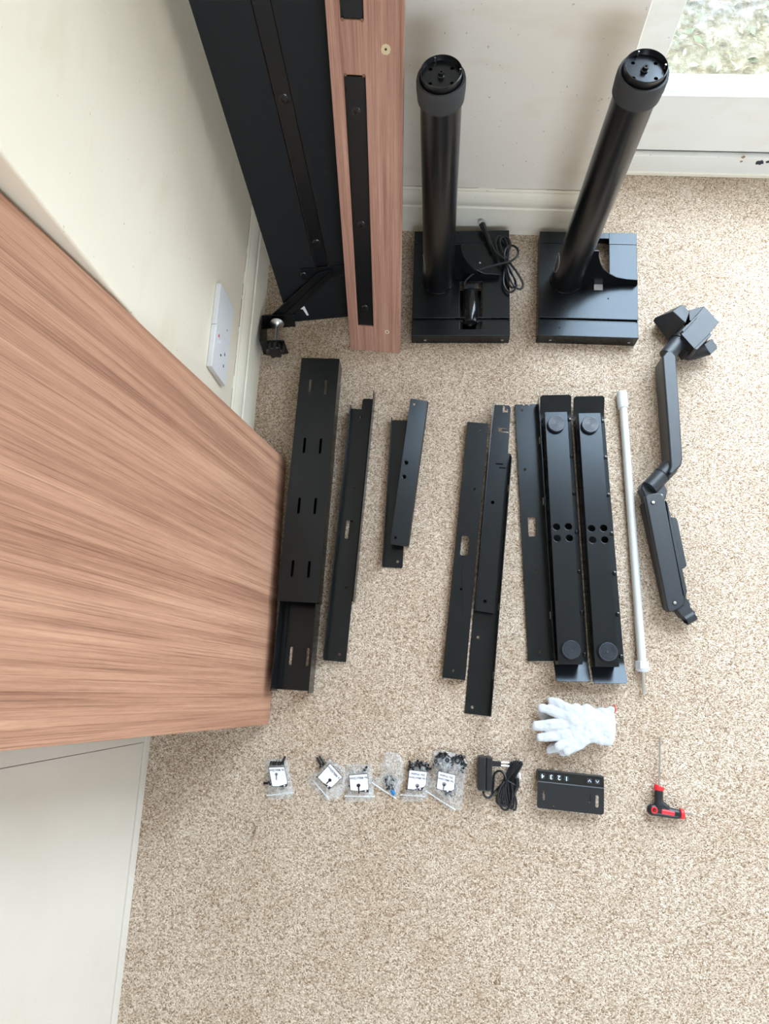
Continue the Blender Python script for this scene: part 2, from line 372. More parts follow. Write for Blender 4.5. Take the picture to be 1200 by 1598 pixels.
struct('wall_front', MB().prism(rect(-1.1, 0, 2.75, 2.8), 0, .1, [rect(.3, 1.35, 1.7, 2.35)], M=Matrix(((1, 0, 0, 0), (0, 0, 1, -2.6), (0, 1, 0, 0), (0, 0, 0, 1)))), FRONTP)  # opening added in this unseen wall to let fill light in
struct('ceiling', MB().box(-1.1, 2.75, -2.6, 1.6, 2.8, 2.9), CEIL)
# garden outside
g = MB().box(-3, 8, 1.5, 9, -.30, -.12).build('garden_ground', GROUND); g['kind'] = 'structure'
random.seed(11)
lm = MB(); 
for i in range(5200):
    x, y = random.uniform(.3, 3.2), random.uniform(1.52, 3.6); s = random.uniform(.006, .022); a = random.uniform(0, 6.28); t = random.uniform(-.7, .7)
    M = Matrix.Translation((x, y, -.115+random.uniform(0, .03))) @ Matrix.Rotation(a, 4, 'Z') @ Matrix.Rotation(t, 4, 'X')
    lm.add([(-s, 0, 0), (0, -s*.4, .002), (s, 0, 0), (0, s*.4, .002)], [(0, 1, 2, 3)], M)
lo = lm.build('leaf_litter', LEAFS[0]); tag(lo, 'scattered yellow and grey fallen leaves outside the window', 'leaves', kind='stuff')
for m in LEAFS[1:]: lo.data.materials.append(m)
for i, p in enumerate(lo.data.polygons): p.material_index = (i*7) % 4

# wall sockets on the left wall
def socket(y0, y1, label, red):
    A = lpt(y0, -.015); M = frameM(Vector((A.x, A.y, 0)), ld, Vector((0, 0, 1)))      # x along wall, y up, z = ld x up = into the room
    t = thing('wall_socket', label, 'socket', M @ Matrix.Translation((0, .238, 0)), 'wall sockets above the left skirting'); w = (y1-y0)/ld.y
    MB().box(0, w, 0, .098, 0, .012).build('faceplate', SOCK, t, .002)
    if red:
        MB().prism(circ(w*.72, .070, .006, 12), .0115, .0155).build('rocker_switch', SOCK, t, .001)
        MB().box(w*.80, w*.86, .074, .079, .0118, .0128).build('red_marker', RED, t)['label'] = 'small red switch marker'
        for x, y, a, b in ((.5, .052, .004, .007), (.36, .028, .007, .004), (.64, .028, .007, .004)):
            MB().box(w*x-a/2, w*x+a/2, y-b/2, y+b/2, .0115, .0124).build('pin_hole', HOLE, t)
    else:
        MB().prism(rrect(w*.5, .05, .016, .018, .002), .0115, .0125).build('insert', SOCK, t, .0005)
        MB().prism(circ(w*.22, .03, .0025, 10), .0115, .0128).build('screw', EDGE, t)
socket(.613, .7125, 'nearer white socket with small red switch mark, on left wall beside the wooden board', True)
socket(.7135, .812, 'farther plain white socket plate on left wall, towards the black panel', False)

# ================================================================== large leaning boards
def board_frame(A, u, b):
    u = u.normalized(); b = (b-u*b.dot(u)).normalized(); return frameM(A, b, u)   # x along bottom, y up the board, z front
# desk top
Au, Bu = at(422, 1130), at(447, 719)
up = -(RW @ Vector((241, 289, 1050))).normalized()
DM = board_frame(Au, up, Bu-Au)                                   # x from near corner to far corner; z = x cross y
dz = (DM.to_3x3() @ Vector((0, 0, 1))).x
th = .025; z0, z1 = ((-th, 0) if dz > 0 else (0, th))
DW = (Bu-Au).length
top = MB().prism(rrect(DW/2, .83, DW, 1.66, .012), z0, z1)
low = min((DM @ v).z for v in top.v)
DM.translation.z -= low
o = top.build('wooden_board', DESK, None, .0015, DM)
tag(o, 'very large walnut-grain desk board standing on end, leaning to the left wall', 'desk board')

# black panel with clamp bracket
def uplane(M):                                                      # pixel -> board coordinates at offset w
    R3 = M.to_3x3(); N = R3 @ Vector((0, 0, 1)); I = M.inverted()
    def f(px, py, w=0.0):
        p = I @ onplane(px, py, M.translation + N*w, N); return Vector((p.x, p.y, w))
    return f
A = at(451, 503); B = at(542, 496)
BM = board_frame(A, Vector((-.055, .233, .971)), B-A)
assert (BM.to_3x3() @ Vector((0, 0, 1))).y < 0
bp = uplane(BM)
PW, PL = .245, 1.135
pan = thing('leaning_black_panel', 'wide black panel with inset rail and clamp, leaning in the corner behind the wooden strip', 'panel', BM)
rl = [bp(390, 0, 0), bp(485, 383, 0), bp(423, 0, 0), bp(508, 397, 0)]
rx0 = (rl[0].x+rl[1].x)/2-.001; rx1 = (rl[2].x+rl[3].x)/2+.001
ry0 = bp(497, 418, 0).y
MB().prism(rect(0, 0, PW, PL), -.018, 0, [rect(rx0, ry0, rx1, PL-.02)]).build('panel_board', BLACKT, pan, .0008)
MB().box(rx0-.001, rx1+.001, ry0-.001, PL-.019, -.0182, -.010).build('groove_floor', COPPER, pan)
rail = MB().prism(rect(rx0+.0022, ry0+.004, rx1-.0018, PL-.025), -.010, -.0008).build('rail', BLACK, pan, .0006)
def bolt(par, x, y, z, r=.008, m=GLOSSB):
    M = Matrix.Translation((x, y, z))
    MB().lathe([(0.0001, .0), (r*1.25, .0), (r*1.25, .0006), (r, .0012), (r*.8, .0028), (r*.45, .0030), (r*.40, .0014), (.0001, .0014)], 20, M).build('bolt', m, par)
for px, py in ((442, 155), (495, 379)):
    q = bp(px, py, 0); bolt(rail, (rx0+rx1)/2, q.y, -.0009)
for sx in (rx0, rx1):
    M = Matrix.Translation((sx, ry0, -.003)); MB().prism(circ(0, 0, .004, 12), 0, .0034, M=M).build('notch', COPPER, pan)
# bracket: cross plate, diagonal bar and G clamp
bk = thing('clamp_bracket', None, None); bk.parent = pan
c1, c2 = bp(468, 422, .002), bp(548, 417, .002)
MB().box(c1.x, PW-.004, c1.y-.030, c1.y+.004, 0, .0035).build('cross_plate', BLACK, bk, .0006)
bolt(bk, bp(475, 432, 0).x, c1.y-.014, .0035, .0075)
q1, q2, q3, q4 = bp(496, 424, .004), bp(517, 423, .012), bp(441, 493, .012), bp(424, 493, .012)
MB().prism([(q1.x, q1.y), (q2.x, q2.y), (q3.x, q3.y), (q4.x, q4.y)][::-1], .004, .009).build('diagonal_bar', BLACK, bk, .0008)
q2b, q3b = bp(519.5, 431, .012), bp(452, 494, .012)
MB().prism([(q2.x, q2.y), (q2b.x, q2b.y), (q3b.x, q3b.y), (q3.x, q3.y)], .006, .012).build('bar_lip', BLACK, bk, .0008)
def slabw(pts, w0, w1, name, m=BLACK):
    P = [bp(x, y, w1) for x, y in pts]; return MB().prism([(p.x, p.y) for p in P], w0, w1).build(name, m, bk, .0008)
slabw([(409, 493), (460, 491), (461, 513), (447, 514), (409, 516)], .010, .014, 'back_jaw')
d0 = bp(410, 494, .014); d1 = bp(410, 516, .014)
MB().box(d0.x-.004, d0.x, d1.y, d0.y, .010, .100).build('clamp_web', BLACK, bk, .0008)
fj = [bp(x, y, .100) for x, y in ((406, 533), (443, 532), (450.5, 552), (424, 556), (411, 553))]
MB().prism([(p.x, p.y) for p in fj], .096, .100).build('front_jaw', BLACK, bk, .0008)
dc = bp(432, 507, .032)
Mz = Matrix.Translation((dc.x, dc.y, 0))
MB().lathe([(.0001, .026), (.018, .026), (.0185, .028), (.016, .031), (.009, .036), (.0045, .038), (.0001, .038)], 28, Mz).build('pad_disc', STEEL, bk)['label'] = 'bright steel clamping disc'
MB().lathe([(.0001, .034), (.0042, .034), (.0042, .112), (.0001, .112)], 14, Mz).build('clamp_screw', STEEL, bk)['label'] = 'bright steel clamping screw'
kp = []
for i in range(36):
    t = 2*math.pi*i/36; r = .0205+.0028*math.cos(6*t); kp.append((dc.x+r*math.cos(t), dc.y+r*math.sin(t)))
MB().prism(kp, .106, .130).build('knob', GLOSSB, bk, .004, segs=3)
w0 = bp(477, 483, 0); w1 = bp(471, 498, .0)
MB().prism([(w0.x-.013, w0.y+.004), (w0.x-.008, w0.y+.008), (w0.x-.001, w0.y+.013), (w0.x+.004, w0.y-.020), (w0.x-.001, w0.y-.021), (w0.x-.007, w0.y+.002)], .0002, .0008).build('white_sticker', PAPER, pan)['label'] = 'torn white sticker'

# walnut strip with inset rails
A = at(547, 546); B = at(624, 551)
WM = board_frame(A, Vector((.0299, .2922, .9559)), B-A); WM.translation.z += .0035
wp = uplane(WM)
st = thing('leaning_wooden_strip', 'narrow walnut-grain strip with inset black rails, leaning on the back wall', 'board', WM)
WW = (B-A).length; WL = 1.165
def xr(*a): return sum(wp(x, y).x for x, y in a)/len(a)
x0 = xr((536, 120), (559, 507)); x1 = xr((570, 120), (583, 507))
u0 = wp(560, 508).y; u1 = wp(552, 117).y; u2 = wp(548, 31).y
ih = [rect(x0, u0, x1, u1), rect(x0, u2, x1, WL-.02)]
scr = [wp(602, 77), wp(604, 518)]
MB().prism(rect(0, 0, WW, WL), -.018, 0, ih + [circ(s.x, s.y, .0022, 10) for s in scr]).build('strip_board', LEGWOOD, st, .0008)
for k, (a, b) in enumerate(((u0, u1), (u2, WL-.02))):
    MB().box(x0-.001, x1+.001, a-.001, b+.001, -.0178, -.009).build('groove_floor', COPPER, st)
    r = MB().box(x0+.0012, x1-.0012, a+.001, b-.004, -.009, -.0025).build('inset_rail', BLACK, st, .0008)
    MB().box(x1-.0030, x1-.0018, a+.001, b-.004, -.0026, -.001).build('rail_lip', BLACK, r); MB().box(x0+.0014, x0+.0026, a+.001, b-.004, -.0026, -.001).build('rail_lip', BLACK, r)
    if k == 0:
        for p in ((555, 175), (562, 351), (570, 481)): bolt(r, (x0+x1)/2, wp(*p).y, -.0026, .0066)
    for e in ((x0+.003), (x1-.003)):
        if k == 0: MB().prism(circ(e, b, .003, 12), -.0005, .0003).build('router_mark', COPPER, st)
        else: MB().prism(circ(e, a, .003, 12), -.0005, .0003).build('router_mark', COPPER, st)
for s, r in zip(scr, (.0085, .0062)):
    MB().prism([(s.x+r*random.uniform(.9, 1.1)*math.cos(2*math.pi*i/20), s.y+r*random.uniform(.9, 1.1)*math.sin(2*math.pi*i/20)) for i in range(20)], -.001, .0003, [circ(s.x, s.y, .0022, 10)]).build('chipped_ring', RAWB, st)
    MB().prism(circ(s.x, s.y, .0023, 10), -.017, -.006).build('screw_hole', HOLE, st)

# ================================================================== lifting columns
def column(name, label, corners, tubepx, lean, kind):
    b = Bar(*corners, .040); t = thing(name, label, 'desk leg', b.M); hw, hl = b.w/2, b.l/2
    tx, ty = b.L(*tubepx)
    Y = lambda py: b.L(tubepx[0], py)[1]
    yg0, yg1 = Y(496), Y(500.5)
    holes = []
    if kind == 2:
        a, c = b.L(925, 372), b.L(951, 441); holes = [rect(a[0]-.02, c[1], c[0], a[1])]
        q = b.L(934, 447.5); holes2 = [rrect(q[0], q[1]-.001, .022, .018, .001)]
    else:
        a, c = b.L(717.6, 440), b.L(752.4, 497); holes2 = [rect(a[0], yg0+.003, c[0], a[1])]; holes = []
    ysplit = b.L(tubepx[0], 442)[1]
    yseam = Y(380)
    top = MB(); top.prism(rect(-hw, yseam-.001, hw, hl), .036, .0395, [[(x, min(max(y, yseam+.001), hl-.004)) for x, y in holes[0]]] if holes else [])
    if holes: top = MB().prism(rect(-hw, yg0, hw, hl), .036, .040, holes+holes2)
    else: top = MB().prism(rect(-hw, yg0, hw, hl), .036, .040, holes2)
    top.build('base_plate', BLACK, t, .0012)
    MB().box(-hw, hw, yseam, hl+.0004, .0398, .0412).build('rear_flange', BLACK, t, .0005) if not holes else [
        MB().box(-hw, holes[0][0][0], yseam, hl, .0398, .0412).build('rear_flange', BLACK, t, .0004),
        MB().box(holes[0][1][0], hw, yseam, hl, .0398, .0412).build('rear_flange', BLACK, t, .0004)]
    MB().box(-hw, hw, yg1-.0005, yg0+.001, .030, .034).build('fold_groove', BLACK, t)
    fh = [rect(b.L(717.6, 505)[0], Y(513.7), b.L(752.4, 505)[0], yg1+.02)] if kind == 1 else []
    fo = rect(-hw, -hl, hw, yg1)
    if kind == 1:
        xa, xb = b.L(717.6, 505)[0], b.L(752.4, 505)[0]; yy = Y(513.7)
        fo = [(-hw, -hl), (hw, -hl), (hw, yg1), (xb, yg1), (xb, yy), (xa, yy), (xa, yg1), (-hw, yg1)]
    MB().prism(fo, .036, .040).build('front_plate', BLACK, t, .0012)
    MB().box(-hw, hw, -hl, -hl+.003, 0, .0385).build('front_wall', BLACK, t, .0006)
    MB().box(-hw, -hw+.003, -hl, hl, 0, .0385).build('side_wall', BLACK, t, .0006)
    MB().box(hw-.003, hw, -hl, hl, 0, .0385).build('side_wall', BLACK, t, .0006)
    MB().box(-hw, hw, hl-.003, hl, 0, .0385).build('rear_wall', BLACK, t, .0006)
    for x in (-hw*.72, hw*.86):
        M = Matrix.Translation((x, -hl, .016)) @ Matrix.Rotation(math.pi/2, 4, 'X')
        MB().prism(circ(0, 0, .0035, 12), -.0002, .0006, M=M).build('front_hole', EDGE, t)
    # tube
    TM = Matrix.Translation((tx, ty, .040)) @ Matrix.Rotation(lean, 4, 'Y')
    h = .595
    MB().lathe([(.0382, 0), (.0382, h), (.0355, h)], 64, TM).build('tube', TUBEB, t)
    tor = [(tx+.0392*math.cos(a), ty+.0392*math.sin(a), .041+random.uniform(0, .0012)) for a in [2*math.pi*i/60 for i in range(60)]]
    MB().tube(tor, .0022, 6, True).build('weld_bead', GLOSSB, t)
    col = MB().rings([[(r*math.cos(2*math.pi*j/64), r*math.sin(2*math.pi*j/64), z) for j in range(64)] for r, z in ((.0386, h-.030), (.0425, h-.028), (.0440, h-.006), (.0440, h+.008), (.0425, h+.014), (.0385, h+.014), (.0375, h-.028))], closed=True, M=TM).build('collar', RUBBER, t)
    MB().rings([[(r*math.cos(2*math.pi*j/64), r*math.sin(2*math.pi*j/64), z) for j in range(64)] for r, z in ((.0362, h-.03), (.0366, h+.026), (.0355, h+.027), (.0350, h+.026), (.0350, h-.03))], closed=True, M=TM).build('inner_tube', TUBEB, t)
    pts = [circ(.0190*sx, .0160*sy, .0036, 12) for sx in (-1, 1) for sy in (-1, 1)]
    MB().prism(circ(0, 0, .0352, 48), h+.012, h+.016, pts, M=TM).build('end_disc', BLACK, t)
    MB().lathe([(.0001, h+.014), (.0065, h+.014), (.0065, h+.018), (.0048, h+.019), (.0048, h+.025), (.0020, h+.025), (.0020, h+.019), (.0001, h+.019)], 24, TM).build('spindle', GLOSSB, t)
    MB().lathe([(.0001, h+.010), (.034, h+.010), (.0001, h+.0095)], 24, TM).build('disc_backing', HOLE, t)
    for a in (110, 8):
        M = TM @ Matrix.Translation((.0335*math.cos(math.radians(a)), .0335*math.sin(math.radians(a)), h+.021))
        MB().lathe([(.0001, -.004), (.0016, -.004), (.0016, .004), (.0001, .004)], 8, M).build('locating_pin', STEEL, t)['label'] = 'small bright pin'
    # oval opening on the left of the tube
    ov = [(tx-.0386*math.cos(.35*math.cos(a)-.15)+0, ty+.0386*math.sin(.35*math.cos(a)-.15), .12+.034*math.sin(a)) for a in [2*math.pi*i/28 for i in range(28)]]
    MB().tube(ov, .0011, 6, True).build('opening_rim', EDGE, t)
    return b, t, tx, ty, hw, hl
def rib(b, t, pts, z0py):
    """vertical gusset: pixel outline on a plane facing the camera side"""
    base = b.M @ Vector((0, b.L(*z0py)[1], .040)); N = b.M.to_3x3() @ Vector((0, 1, 0)); I = b.M.inverted()
    P = [I @ onplane(x, y, base, N) for x, y in pts]; y0 = P[0].y
    M = Matrix(((1, 0, 0, 0), (0, 0, -1, y0+.0025), (0, 1, 0, 0), (0, 0, 0, 1)))
    MB().prism([(p.x, max(p.z, .0395)) for p in P], 0, .003, M=M).build('gusset_rib', BLACK, t, .0005)

b1, t1, tx, ty, hw, hl = column('lifting_column', 'left black desk leg column with motor and coiled cable on its square base',
    ((646.5, 361), (795, 361), (795.5, 523.5), (642.5, 523.5)), (684.3, 438), 0.0, 1)
arc1 = [(719, 381), (720, 392), (724, 402), (731, 412), (742, 421), (756, 427), (779, 428.5)]
rib(b1, t1, [(707, 436), (779, 434.5)] + arc1[::-1] + [(707, 382)], (740, 435))
MB().box(b1.L(717.6, 0)[0], b1.L(752.4, 505)[0], b1.L(730, 513.7)[1], b1.L(730, 441)[1], .001, .003).build('motor_bay_floor', BLACK, t1)
mp0, mp1 = b1.L(734.5, 452), b1.L(734.5, 503)
Mm = Matrix.Translation((mp0[0], mp0[1], .030)) @ Matrix.Rotation(math.pi/2, 4, 'X')
ml = mp0[1]-mp1[1]
MB().lathe([(.0001, 0), (.018, 0), (.0195, .003), (.0195, ml-.004), (.0185, ml-.001), (.010, ml), (.010, ml+.003), (.006, ml+.003), (.005, ml+.005), (.0001, ml+.005)], 32, Mm).build('motor', GLOSSB, t1)
MB().box(mp0[0]-.019, mp0[0]+.019, mp0[1], mp0[1]+.014, .026, .046).build('motor_mount', PLAST, t1, .002)
def cpath(pts, bb): return [bb.I @ at(x, y, z) for x, y, z in pts]
c = [(724, 444, .05), (730, 434, .056), (751, 420, .066), (780, 412, .070), (798, 407, .072), (808, 398, .07), (807, 388, .068), (798, 383, .066), (789, 389, .064), (787, 402, .062), (792, 418, .060), (803, 434, .056),
     (806, 445, .054), (800, 455, .050), (792, 454, .050), (786, 444, .052), (786, 428, .056), (792, 410, .060), (795, 392, .066), (796, 378, .062), (790, 370, .058), (782, 371, .056), (780, 380, .056), (786, 398, .058),
     (797, 412, .062), (810, 430, .056), (816, 444, .050), (812, 451, .050), (803, 447, .052), (795, 432, .060), (790, 414, .064), (780, 400, .06), (774, 386, .056), (774, 375, .054), (779, 369, .052), (787, 374, .05), (792, 388, .05),
     (790, 404, .05), (789, 424, .05), (793, 442, .048), (800, 449, .048), (804, 440, .052), (796, 420, .064), (786, 404, .068), (775, 396, .060), (769, 386, .056), (765, 376, .054)]
MB().tube(smooth_path(cpath(c, b1), 6), .0029, 8).build('motor_cable', PLAST, t1)
MB().tube(cpath([(768, 392, .050), (762, 373, .054), (757, 361, .058)], b1), [.004, .006, .0065], 12).build('cable_plug', PLAST, t1)
MB().tube(cpath([(757, 362, .058), (752, 349, .061)], b1), [.0075, .0085], 4).build('plug_body', PLAST, t1)
MB().tube(cpath([(752, 350, .061), (750.5, 345, .062)], b1), .0055, 4).build('plug_tip', SILVER, t1)['label'] = 'pale connector tip'
q = b1.L(749, 410, .0415); MB().prism(circ(q[0], q[1], .0022, 10), .0405, .0416).build('bright_dot', LED, t1)

b2, t2, tx2, ty2, hw2, hl2 = column('lifting_column', 'right black desk leg column leaning right, its square base empty with an open cut-out',
    ((842.5, 361.5), (993.5, 364.5), (996.5, 526.5), (839.5, 524)), (883.5, 437), math.radians(1.6), 2)
arc2 = [(935, 391.7), (934.5, 400), (937, 411), (942, 420), (951.7, 428), (961.7, 432.5), (978, 435.5), (995, 436.7)]
rib(b2, t2, [(905, 443), (995, 444.5)] + arc2[::-1] + [(905, 391)], (940, 443.5))
q = b2.L(934.5, 447.5); MB().prism(rrect(q[0], q[1], .020, .017, .001), .0355, .0385).build('lit_carpet_patch', SILVER, t2)['label'] = 'bright square patch painted as lit carpet in the opening'  # silver patch painted in place of lit carpet showing through the square hole
for p in ((949, 466), (873, 512)):
    q = b2.L(*p); MB().prism(circ(*q, .0022, 12), .0398, .0402).build('screw_hole', HOLE, t2)

# ================================================================== flat packed steel parts on the carpet
G = 'black steel desk frame parts on the carpet'
# upper and lower cable channels
b = Bar((470.5, 558), (530, 560), (496.5, 941), (432, 937.5), .068)
hs = [rrect(*b.L(x, y), .0062, .040, .003) for x, y in ((483.8, 603), (508, 604), (475, 695), (500, 696), (466.6, 789), (491.8, 789.6), (456.5, 887), (482, 888.5))]
o = thing('steel_channel', 'widest black steel channel, slotted face up, beside the large wooden board', 'channel', b.M, G); hw, hl = b.w/2, b.l/2
MB().prism(rrect(0, 0, b.w, b.l, .002), .0655, .068, hs).build('slotted_face', BLACK, o, .0003)
for s in (-1, 1): MB().box(s*hw-(.002 if s > 0 else 0), s*hw+(.002 if s < 0 else 0), -hl+.001, hl-.001, .018, .0668).build('flange', BLACK, o, .0005)
ub = b; tl_ = b.L(527, 612, .060); bl_ = b.L(452, 1080, .060)
class _T: pass
b2_ = _T(); b2_.M = ub.M @ Matrix.Translation((0, (tl_[1]+bl_[1])/2, 0)); b2_.l = tl_[1]-bl_[1]; b2_.I = b2_.M.inverted()
def _L(px, py, z=.003):
    p = b2_.I @ at(px, py, z); return (p.x, p.y)
b2_.L = _L; b = b2_
hs = [rrect(*b.L(x, y, .003), .0062, .042, .003) for x, y in ((454, 1023.5), (480, 1025.5))]
o = thing('steel_channel', 'slotted black tray channel lying open side up, partly under the widest channel', 'channel', b.M, G); hw, hl = .0436, b.l/2
MB().prism(rect(-hw, -hl+.004, hw, hl), .001, .003, hs).build('tray_floor', BLACK, o, .0006)
for s in (-1, 1): MB().box(s*hw-(.002 if s > 0 else 0), s*hw+(.002 if s < 0 else 0), -hl, hl, .001, .0645).build('flange', BLACK, o, .0005)
MB().box(-hw+.002, -hw+.012, -hl+.004, hl, .003, .010).build('inner_fold', BLACK, o, .001)
# second pair
b = Bar((550, 639), (578, 638), (541, 1033), (506, 1031), .010)
hs = [circ(*b.L(x, y), .0035, 14) for x, y in ((563, 650.8), (551, 762), (541, 917.5), (530, 1021))] + [rrect(*b.L(544.5, 826.5), .017, .046, .003)]
o = thing('steel_angle', 'long black steel bar with hand slot, second from the wooden board, nested on its twin', 'angle bar', b.M, G); hw, hl = b.w/2, b.l/2
MB().prism(rect(-hw, -hl, hw, hl), .008, .010, hs).build('perforated_face', BLACK, o, .0003)
MB().box(-hw-.0015, -hw+.001, -hl, hl, .008, .036).build('flange', BLACK, o, .0005)
b = Bar((565, 623), (586, 621.5), (552.5, 937), (534, 939), .003)
o = thing('steel_angle', 'black steel bar lying under the slotted bar, its rounded tab showing at the top', 'angle bar', b.M, G); hw, hl = b.w/2, b.l/2
MB().prism(rrect(0, 0, b.w, b.l, .006), .001, .003).build('face', BLACK, o, .0005)
MB().box(hw-.0010, hw+.001, -hl, hl+.006, .001, .040).build('flange', BLACK, o, .0005)
# short pair
b = Bar((612, 655.5), (641, 656.5), (628, 886.5), (597.5, 885), .003)
o = thing('short_steel_bar', 'short black steel bar lying underneath the other short bar', 'bar', b.M, G); hw, hl = b.w/2, b.l/2
MB().prism(rrect(0, 0, b.w, b.l, .003), .001, .003, [circ(*b.L(620.4, 876.4), .0032)]).build('face', BLACK, o, .0005)
MB().box(-hw-.001, -hw+.001, -hl, hl, .001, .022).build('flange', BLACK, o, .0004)
b = Bar((638, 623.5), (667, 626), (636.5, 852.6), (605.4, 850.7), .026)
hw, hl = b.w/2, b.l/2; TD = Matrix.Translation((hw, 0, 0)) @ Matrix.Rotation(math.radians(9), 4, 'Y') @ Matrix.Translation((-hw, 0, -.0012))   # rests askew on the lower bar
o = thing('short_steel_bar', 'short black steel bar reflecting blue, on top of the short pair', 'bar', b.M @ TD, G)
MB().prism(rrect(-.002, 0, b.w-.004, b.l, .004), .026, .028, [circ(*b.L(x, y), r) for x, y, r in ((643.5, 632, .0032), (631, 723, .0048), (628, 744.8, .0048), (614.4, 839.4, .0032))]).build('face', BLACK, o, .0006)
MB().rings([[(hw-.0045, y, .028), (hw-.0003, y, .022), (hw-.0003, y, .002), (hw-.0020, y, .002), (hw-.0020, y, .021), (hw-.006, y, .026)] for y in (-hl+.003, hl)]).build('flange', BLACK, o)
for x, y in ((631, 723), (628, 744.8)):
    q = b.L(x, y); MB().rings([[(q[0]+r*math.cos(2*math.pi*j/16), q[1]+r*math.sin(2*math.pi*j/16), z) for j in range(16)] for r, z in ((.0046, .0282), (.0058, .0286), (.0058, .0278), (.0046, .0278))], closed=True).build('hole_rim', BLACK, o)
# third cluster
b = Bar((728.3, 658), (763, 661), (725, 1061.5), (691, 1057.5), .016)
hs = [circ(*b.L(x, y), .0032) for x, y in ((749.5, 671), (740.5, 763.3), (719.3, 919.5), (708, 1046.7))] + [rrect(*b.L(725.3, 851.5), .0185, .048, .003)]
o = thing('steel_angle', 'long black steel bar with hand slot and four holes, left of the notched bar', 'angle bar', b.M, G); hw, hl = b.w/2, b.l/2
MB().prism(rect(-hw, -hl, hw, hl), .014, .016, hs).build('perforated_face', BLACK, o, .0003)
for s in (-1, 1): MB().box(s*hw-(.0016 if s > 0 else 0), s*hw+(.0016 if s < 0 else 0), -hl, hl, .001, .0155).build('flange', BLACK, o, .0004)
b = Bar((762, 706), (797, 707), (765.5, 1117.5), (724, 1113.5), .003)
o = thing('steel_angle', 'long black steel bar under the notched bar, reaching lowest of its cluster', 'angle bar', b.M, G); hw, hl = b.w/2, b.l/2
MB().prism(rect(-hw, -hl, hw, hl), .001, .003, [circ(*b.L(x, y), .0034) for x, y in ((746, 994.7), (737, 1103.7))]).build('face', BLACK, o, .0006)
MB().add([(hw-.002, -hl, .001), (hw, -hl, .001), (hw, hl, .001), (hw-.002, hl, .001), (hw-.002, -hl, .036), (hw, -hl, .036), (hw, hl-.02, .036), (hw-.002, hl-.02, .036)],
         [(0, 1, 2, 3), (4, 5, 6, 7), (0, 1, 5, 4), (1, 2, 6, 5), (2, 3, 7, 6), (3, 0, 4, 7)]).build('flange', BLACK, o, .0003)
for y in (760, 946, 1053):
    q = b.L(788-(y-707)*.078, y, .03)[1]; MB().box(hw-.0023, hw-.0017, q-.008, q+.008, .022, .027).build('slot_glint', EDGE, o)
b = Bar((771.7, 631.7), (796.7, 633), (771.5, 957.5), (742.5, 953), .024)
e = Bar((771.7, 631.7), (796.7, 633), (771.5, 957.5), (742.5, 953), .024); hl = b.l/2
out = [b.L(771.7, 631.7), b.L(795, 632.8), b.L(797, 637), b.L(793, 705), b.L(787.5, 760), b.L(771.5, 957.5), b.L(742.5, 953), b.L(755, 808)]
nt1 = [b.L(x, y) for x, y in ((777.5, 666.7), (790, 667.5), (790, 669.3), (783, 669), (783.5, 672.5), (794, 673.7), (793.6, 675.3), (784.5, 674.8), (777, 673))]
nt2 = [b.L(x, y) for x, y in ((773.5, 722.9), (785, 723.7), (784.8, 725.3), (773.4, 724.6))]
nt3 = [b.L(x, y) for x, y in ((785, 633.6), (788, 633.8), (787.5, 639), (790, 641), (791, 638), (792.6, 638.5), (792.5, 643.5), (784.5, 643.5))]
nt4 = [b.L(x, y) for x, y in ((779, 729), (789.5, 729.8), (789.4, 731.4), (778.9, 730.6))]
hs = [nt1, nt2, nt3, nt4, circ(*b.L(768.8, 784), .0042), circ(*b.L(756.7, 938.7), .0042)]
o = thing('steel_angle', 'black steel bar with hooked notches at its top end, beside the bar with square notch', 'angle bar', b.M, G)
o['label'] = 'black steel bar with hooked notches at its upper end, centre of its cluster'
MB().prism(out, .022, .024, hs).build('notched_face', BLACK, o, .0003)
a0, a1 = b.L(771, 627), b.L(742, 953)
fm = MB(); dx = Vector((a0[0]-a1[0], a0[1]-a1[1], 0)); 
fm.rings([[(a1[0]-.0015, a1[1], .008), (a1[0], a1[1], .008), (a1[0], a1[1], .024), (a1[0]-.0015, a1[1], .0245)], [(a0[0]-.0015, a0[1]+.002, .008), (a0[0], a0[1]+.002, .008), (a0[0], a0[1], .024), (a0[0]-.0015, a0[1], .0245)]]).build('flange', BLACK, o)
# bar left of the feet
b = Bar((803.5, 631), (838, 631), (862.5, 1032.5), (824, 1031), .008)
hs = [circ(*b.L(x, y), .0034) for x, y in ((814.3, 640), (819, 733), (834.9, 890.5), (842, 1018.5))] + [rrect(*b.L(830.3, 822), .0185, .048, .003)]
o = thing('steel_angle', 'long black steel bar with hand slot, touching the left foot beam', 'angle bar', b.M, G); hw, hl = b.w/2, b.l/2
nx = [b.L(x, 631)[0] for x in (815.5, 817.5, 819.5, 823.5, 825.5, 827.5)]
outl = [(-hw, -hl), (hw, -hl), (hw, hl), (nx[5], hl), (nx[4], hl-.004), (nx[3], hl), (nx[2], hl), (nx[1], hl-.004), (nx[0], hl), (-hw, hl)]
MB().prism(outl, .006, .008, hs).build('perforated_face', BLACK, o, .0003)
MB().box(hw-.0016, hw, -hl, hl, .002, .042).build('flange', BLACK, o, .0004); MB().box(-hw, -hw+.0016, -hl, hl, .001, .007).build('left_lip', BLACK, o, .0003)
for py in (686, 781, 960):
    q = b.L(840, py, .03)[1]; MB().box(hw-.0022, hw-.0016, q-.008, q+.008, .020, .026).build('slot_glint', EDGE, o)

